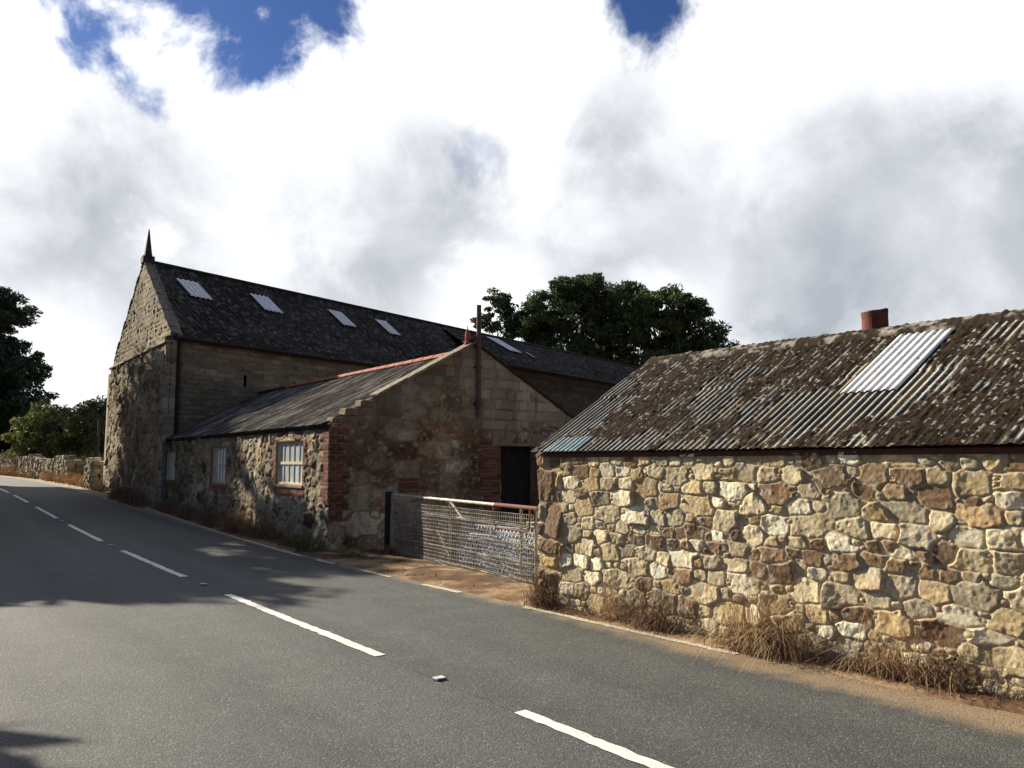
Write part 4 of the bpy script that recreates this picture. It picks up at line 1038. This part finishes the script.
def broadleaf(name, base, h, lobes, label, cat, mt, size, seed, nclump=140, per=110, crad=1.0, group=None, tr=.35, flat=.7):
    """lobes: list of (dx,dy,z,rx,ry,rz) crown masses"""
    rng = np.random.default_rng(seed); base = np.array(base, float)
    t_ = thing(name, label, cat, tuple(base), group)
    cs = []; vol = np.array([l[3]*l[4]*l[5] for l in lobes]); vol = vol**.8/np.sum(vol**.8)
    for l, v in zip(lobes, vol):
        m = int(nclump*v)+2
        d = rng.normal(size=(m, 3)); d /= np.linalg.norm(d, axis=1)[:, None]; q = rng.random((m, 1))**.33
        cs.append(base+np.array(l[:3])+d*q*np.array(l[3:]))
    cs = np.concatenate(cs); rad = crad*rng.uniform(.55, 1.25, len(cs))
    V, F = leaves(cs, rad, per, size, rng, flat)
    mesh('crown', V, F, mt, t_)
    mb = MB(); top = base+np.array([0, 0, h*.55]); limb(mb, base-(0, 0, .3), top, tr, tr*.55, rng, 6, .05); mb.build('trunk', M['bark'], t_)
    mb = MB()
    for k in rng.choice(len(cs), min(26, len(cs)), replace=False):
        z = base[2]+rng.uniform(.25, .6)*h; limb(mb, (base[0], base[1], min(z, cs[k][2]-.3)), cs[k], tr*.35, tr*.06, rng, 5)
    mb.build('limbs', M['bark'], t_)
    return t_
def conifer(name, base, h, spread, label, mt, size, seed, tiers=40, lean=0., per=70, group=None, bare=.12):
    rng = np.random.default_rng(seed); base = np.array(base, float); t_ = thing(name, label, 'tree', tuple(base), group)
    mb = MB(); limb(mb, base-(0, 0, .3), base+(lean, 0, h*.97), .30, .04, rng, 8, .02); mb.build('trunk', M['bark'], t_)
    cs = []; rad = []; mb = MB()
    for i in range(tiers):
        f = bare+(1-bare)*i/tiers; z = h*f
        r = spread*(1-f)**.62*rng.uniform(.6, 1.2) + .35
        for k in range(rng.integers(4, 7)):
            an = rng.uniform(0, 2*pi); rr = r*rng.uniform(.40, 1.15)
            e = base+np.array([cos(an)*rr+lean*f, sin(an)*rr, z+rr*rng.uniform(-.02, .32)]); limb(mb, base+(lean*f, 0, z), e, .07, .015, rng, 4, .06)
            m = max(2, int(rr/.55))
            for q in range(m):
                g = .35+.65*(q+.5)/m; cs.append(base+(lean*f, 0, z)+(e-base-(lean*f, 0, z))*g+rng.normal(0, .22, 3)); rad.append(rng.uniform(.45, .8)*(1.1-.35*g)*(spread/4.5)**.5)
    mb.build('limbs', M['bark'], t_)
    V, F = leaves(np.array(cs), np.array(rad), per, size, rng, .6); mesh('crown', V, F, mt, t_)
    return t_
G1 = 'evergreen trees behind the barn'
def gz0(x, y): return float(tz(x, y))
# behind the barn, about 78 m off
broadleaf('evergreen_tree', (5.9, 80, .6), 21, [(0, 0, 16.6, 4.4, 4, 3.0), (-3.4, 1, 14.6, 3.6, 3, 2.6), (1.8, 0, 17.9, 3.0, 3, 2.2), (3.4, 0, 13.5, 3.2, 3, 3.2), (-1, 0, 11, 5.5, 4, 3), (-5, 0, 11.2, 3, 3, 1.7)],
          'broad dark evergreen tree with the highest rounded crown behind the barn', 'tree', M['leaf_dark'], .17, 91, 300, 130, 1.0, G1, .5, .6)
broadleaf('evergreen_tree', (15.4, 78, .6), 19, [(0, 0, 14.2, 4.2, 4, 3.6), (2.8, 0, 12.8, 3.2, 3, 3.4), (-3.2, 1, 15.2, 3.2, 3, 3.0), (.2, 0, 16.4, 3.0, 2.4, 2.2), (4.7, 0, 10.5, 2.3, 3, 2.8), (0, 0, 10, 5, 4, 3)],
          'dense mid green evergreen at the right end of the clump behind the barn', 'tree', M['leaf_ever'], .17, 92, 280, 130, .95, G1, .5, .7)
broadleaf('evergreen_tree', (10.8, 84, .6), 18, [(.5, 0, 16.6, 4.6, 3, 3.2), (-1, 0, 11, 4, 3, 3), (1, 0, 18.4, 2.4, 2, 1.6)],
          'dark evergreen half hidden between the two larger trees behind the barn', 'tree', M['leaf_dark'], .18, 93, 160, 120, .95, G1, .45, .6)
broadleaf('pine_tree', (-1.2, 82, .6), 17.5, [(0, 0, 17.6, 1.6, 1.6, 1.6), (-1.5, 0, 15.4, 1.4, 1.4, 1.0), (1.1, 0, 15.2, 1.8, 1.5, 1.2), (-.3, 0, 12.4, 2.2, 2, .8), (1.6, 0, 15.4, .9, 1, .6)],
          'thin airy pine at the left end of the clump behind the barn', 'tree', M['leaf_pine'], .15, 94, 80, 90, .72, G1, .22, .5)
broadleaf('pine_tree', (2.2, 83, .6), 17, [(0, 0, 16.6, 1.6, 1.5, 1.5), (.5, 0, 14.3, 2.0, 1.5, 1.1), (-.6, 0, 11.8, 2.4, 1.6, 1.2)],
          'second loose pine between the thin pine and the broad evergreen', 'tree', M['leaf_pine'], .15, 95, 80, 95, .75, G1, .22, .5)
# left of the picture
conifer('cypress_tree', (-40.6, 61, 1.0), 14.9, 5.9, 'tall dark conifer with tiered branches cut by the left edge of the picture', M['leaf_pine'], .14, 96, 30, per=85)
broadleaf('shrub', (-28.3, 50, .9), 5.4, [(0, 0, 2.9, 2.1, 1.7, 1.9), (1.6, .5, 3.3, 1.6, 1.5, 1.5), (-1.6, 0, 2.2, 1.4, 1.4, 1.5), (2.7, .5, 2.0, 1.4, 1.4, 1.6), (0, 0, 1.2, 3, 1.6, .8)],
          'rounded pale green leafy shrub beside the dark conifer', 'shrub', M['leaf_shrub'], .085, 97, 130, 130, .55, None, .16)
broadleaf('hedge_tree', (-25.6, 53, .9), 6, [(0, 0, 3.4, 2.2, 2, 2.0), (2.6, .5, 3.3, 2.0, 2, 1.9), (-1, 0, 1.5, 3, 2, 1)],
          'dark thicket tree between the pale shrub and the barn', 'tree', M['leaf_mid'], .10, 98, 110, 120, .7, None, .2)
broadleaf('hedge_tree', (-36, 70, 1.0), 8, [(0, 0, 3.6, 4, 3, 2.6), (-5, 0, 3.2, 4, 3, 2.2), (4, 0, 3.0, 3, 3, 2)],
          'dark low hedge tree behind the foot of the tall conifer', 'tree', M['leaf_dark'], .16, 99, 130, 110, .95, None, .25)
# far wood line that closes the view behind everything
rng = np.random.default_rng(101); cs = []
for k in range(420):
    an = radians(rng.uniform(-52, 60)); r = rng.uniform(150, 175); hh = 6+3*sin(k*.37)
    cs.append((r*sin(an), r*cos(an), rng.uniform(.5, 1)*hh*.6+1))
V, F = leaves(np.array(cs), rng.uniform(2, 3.6, len(cs)), 60, .55, rng, .7)
tag(mesh('far_wood', V, F, M['leaf_dark']), 'distant band of dark woodland beyond the fields', 'woodland', kind='stuff')
# trees across the lane whose shade falls on the road and barn
G2 = 'trees on the open side of the lane'
def lane_tree(a, b, h, lobes, seed, lab, ncl, per=90, size=.20):
    x, y = rp(a, b); broadleaf('lane_tree', (float(x), float(y), float(tz(x, y))), h, lobes, lab, 'tree', M['leaf_mid'], size, seed, ncl, per, .85, G2, .28)
lane_tree(19, -5.6, 6.0, [(0, 0, 3.8, 1.9, 1.9, 2.1)], 111, 'smallest leafy tree nearest the camera on the open side of the lane', 70)
lane_tree(25, -5.6, 9.5, [(0, 0, 6, 2.6, 2.6, 3.2), (.5, 0, 3, 2.2, 2.2, 1.8)], 112, 'second leafy tree along the open side of the lane', 120)
lane_tree(31, -5.2, 12, [(0, 0, 7.5, 3.0, 3.0, 4.0), (0, .5, 3.5, 2.6, 2.6, 2.2)], 113, 'third leafy tree along the open side of the lane', 160)
lane_tree(36, -5.2, 11.2, [(0, 0, 7.2, 2.7, 2.7, 3.4), (0, 0, 4.0, 2.6, 2.6, 2.2)], 114, 'fourth leafy tree along the open side of the lane', 150)
lane_tree(41.5, -4.8, 14.5, [(0, 0, 10.2, 2.3, 2.3, 3.6), (0, 0, 5.5, 2.2, 2.2, 2.4)], 115, 'fifth tall leafy tree along the open side of the lane', 120)
lane_tree(47, -4.6, 17.8, [(0, 0, 13.6, 2.0, 2.0, 3.9), (-.6, .6, 10, 2.3, 2.3, 2.6)], 116, 'sixth high crowned tree along the open side of the lane', 210)
lane_tree(53, -4.6, 17.8, [(0, 0, 13.6, 1.5, 1.5, 3.9), (0, .6, 10.4, 2.1, 2.1, 2.4)], 117, 'seventh bare trunked narrow crowned tree along the open side of the lane', 150)
lane_tree(10.0, -6.6, 5.2, [(0, 0, 3.9, 1.5, 1.1, .7)], 119, 'thin sapling nearest the camera on the open side of the lane', 16, 70)

# ================================================================== WEEDS AND DRY GRASS
def stems(n, cx, cy, sx, sy, h0, h1, wd, rng, bend_=.6, dirn=None, u=None, z_of=None, seg=5, fall=None):
    """thin curved ribbons"""
    u = np.array([1., 0]) if u is None else np.array(u); v = np.array([-u[1], u[0]])
    q = rng.normal(size=(n, 2))*.5; q = np.clip(q, -1.2, 1.2)
    bx = cx+u[0]*q[:, 0]*sx+v[0]*q[:, 1]*sy; by = cy+u[1]*q[:, 0]*sx+v[1]*q[:, 1]*sy; bz = tz(bx, by)-.02
    L = rng.uniform(h0, h1, n); an = rng.uniform(0, 2*pi, n); k = rng.uniform(.15, 1, n)*bend_
    if dirn is not None:
        da = math.atan2(dirn[1], dirn[0]); an = da+rng.normal(0, .9, n)
    V = []; pd = np.stack([-np.sin(an), np.cos(an)], -1)
    for i in range(seg+1):
        f = i/seg; th = f*k*1.9
        hx = L*f*np.sin(th*.75); hz = L*f*np.cos(np.minimum(th*.9, 1.9))
        wv_ = wd*(1-.75*f)
        x = bx+np.cos(an)*hx + rng.normal(0, .006, n)*f*3; y = by+np.sin(an)*hx + rng.normal(0, .006, n)*f*3; z = np.maximum(bz+hz, bz+.01)
        V.append(np.stack([x-pd[:, 0]*wv_, y-pd[:, 1]*wv_, z], -1)); V.append(np.stack([x+pd[:, 0]*wv_, y+pd[:, 1]*wv_, z], -1))
    V = np.stack(V, 1).reshape(-1, 3); m = 2*(seg+1)
    b = np.arange(n)[:, None]*m; F = []
    for i in range(seg): F.append(np.stack([b[:, 0]+2*i, b[:, 0]+2*i+1, b[:, 0]+2*i+3, b[:, 0]+2*i+2], -1))
    return V, np.concatenate(F)
def clump(name, s, d, n, sx, sy, h0, h1, label, mt, seed, wd=.0035, bend_=.7, dirn=None, P=Ps, u=us, nrm=ns, cat='weed', group=None, extra=None):
    rng = np.random.default_rng(seed); c = P+u*s+nrm*d
    V, F = stems(n, c[0], c[1], sx, sy, h0, h1, wd, rng, bend_, dirn, u)
    z = float(tz(*c))
    if extra:
        t_ = thing(name, label, cat, (c[0], c[1], z), group); mesh('stems', V, F, mt, t_)
        V, F = stems(extra[1], c[0], c[1], sx*1.15, sy, h0*.3, h1*.6, wd*1.5, rng, bend_, dirn, u); mesh('leaf_litter', V, F, extra[0], t_); return t_
    return tag(mesh(name, V, F, mt, None, origin=(c[0], c[1], z)), label, cat, group)
GW = 'dry weed clumps at the foot of the shed wall'
dr_ = tuple(us*.8+ns*.6)
clump('dry_weed', 3.05, .14, 420, .36, .12, .22, .85, 'big straw coloured weed clump sprawling out in the middle of the shed wall', M['straw'], 1, .0028, .95, dr_, group=GW, extra=(M['dead'], 500))
clump('dry_weed', 4.25, .12, 190, .42, .10, .15, .72, 'twiggy dry weed clump at the right end of the shed wall', M['straw'], 2, .0026, .9, dr_, group=GW, extra=(M['dead'], 420))
clump('dry_weed', 1.75, .12, 380, .34, .10, .15, .60, 'reddish brown dead weed clump left of the big straw clump', M['dead'], 3, .003, 1.0, None, group=GW)
clump('dry_weed', 1.20, .08, 150, .16, .06, .15, .75, 'thin upright dry weed against the shed wall near its left part', M['straw'], 4, .0022, .6, None, group=GW)
clump('dry_weed', .12, .08, 420, .20, .11, .12, .55, 'brown weed clump at the left end of the shed wall by the gateway', M['dead'], 5, .0035, .9, None, group=GW)
rng = np.random.default_rng(71); VV = []; FF = []; b = 0
for k in range(60):
    s = rng.uniform(-.2, 7); c = Ps+us*s+ns*rng.uniform(.02, .16)
    V, F = stems(26, c[0], c[1], .12, .06, .03, .16, .003, rng, 1.2, None, us); VV.append(V); FF.append(F+b); b += len(V)
for k in range(26):
    s = rng.uniform(.2, 6.5); c = Ps+us*s+ns*rng.uniform(.03, .14)
    V, F = stems(22, c[0], c[1], .10, .05, .06, .26, .0032, rng, 1.3, None, us); VV.append(V); FF.append(F+b); b += len(V)
tag(mesh('weed_litter', np.concatenate(VV), np.concatenate(FF), M['dead']), 'low dead weed litter along the foot of the shed wall', 'weeds', kind='stuff')
GD = 'dead brown weeds along the workshop wall'
for k, (s, n, sx, hh, lab) in enumerate(((1.2, 500, .5, .5, 'low brown weeds under the bright corner window'), (2.9, 700, .7, .75, 'bushy brown weeds right of the middle window of the workshop'),
        (4.5, 900, .8, .95, 'tallest dead brown weeds between the corner and middle windows'), (6.4, 900, .9, .85, 'dead brown weeds under the middle street window'),
        (8.6, 900, 1.0, .75, 'dead brown weeds between the middle and far windows'), (11.0, 800, 1.1, .65, 'dead brown weeds under the far street window'))):
    clump('dead_weed', s, .26, n, sx, .16, hh*.2, hh*.72, lab, M['dead'], 20+k, .006, .9, None, Cw, uw, nw, group=GD)
clump('dead_weed', 15.5, .45, 1000, 2.2, .25, .2, .6, 'dead brown weeds at the foot of the barn gable', M['dead'], 30, .012, .5, None, Cw, uw, nw, group=GD)
clump('green_weed', .35, .30, 420, .38, .16, .12, .34, 'green leafy weed under the brick corner of the workshop', M['weed_green'], 31, .009, .6, None, Cw, uw, nw)
clump('green_grass', -.9, -.05, 700, .55, .25, .06, .18, 'low green grass patch between the workshop corner and the gate post', M['weed_green'], 32, .006, .6, None, Cw, uw, nw)
clump('dry_weed', -1.1, -.75, 420, .28, .16, .08, .25, 'dry weed beside the foot of the gate post', M['dead'], 33, .006, .7, None, Cw, uw, nw)
# orange dry grass on the bank up the lane
rng = np.random.default_rng(72); VV = []; FF = []; b = 0
for k in range(330):
    a = rng.uniform(31, 70); bb = 3.35+abs(rng.normal(0, 1))*.75
    if a < 37 and bb > 4.2: continue
    x, y = rp(a, bb); V, F = stems(48, float(x), float(y), .45, .35, .2, .65, .018, rng, .7); VV.append(V); FF.append(F+b); b += len(V)
tag(mesh('dry_grass', np.concatenate(VV), np.concatenate(FF), M['straw_orange']), 'dry orange grass growing on the bank beyond the barn', 'grass', kind='stuff')
VV = []; FF = []; b = 0
for k in range(300):
    a = rng.uniform(39.5, 72); bb = 4.5+rng.uniform(0, 5)
    x, y = rp(a, bb); V, F = stems(46, float(x), float(y), .6, .5, .5, 1.3, .03, rng, .6); V[:, 2] += .3; VV.append(V); FF.append(F+b); b += len(V)
tag(mesh('rough_grass', np.concatenate(VV), np.concatenate(FF), M['weed_green']), 'rough green growth over and behind the field wall', 'undergrowth', kind='stuff')
# loose stones and crumbs on the verge
rng = np.random.default_rng(73); mb = MB()
for k in range(520):
    a = rng.uniform(-2, 13); bb = float(edge_b(a))+.10+abs(rng.normal(0, .35 if not 3.7 < a < 9 else .9)); x, y = rp(a, bb); r_ = rng.uniform(.003, .011)
    c = np.array([float(x), float(y), float(tz(x, y))+.02+r_*.3]); e = rng.normal(size=(3, 3)); q_, _ = np.linalg.qr(e)
    mb.box(c, q_[0]*r_, q_[1]*r_*.8, q_[2]*r_*.6)
tag(mb.build('loose_stones', M['concrete'], bevel=.002), 'small loose stones scattered over the dirt verge', 'stones', kind='stuff')
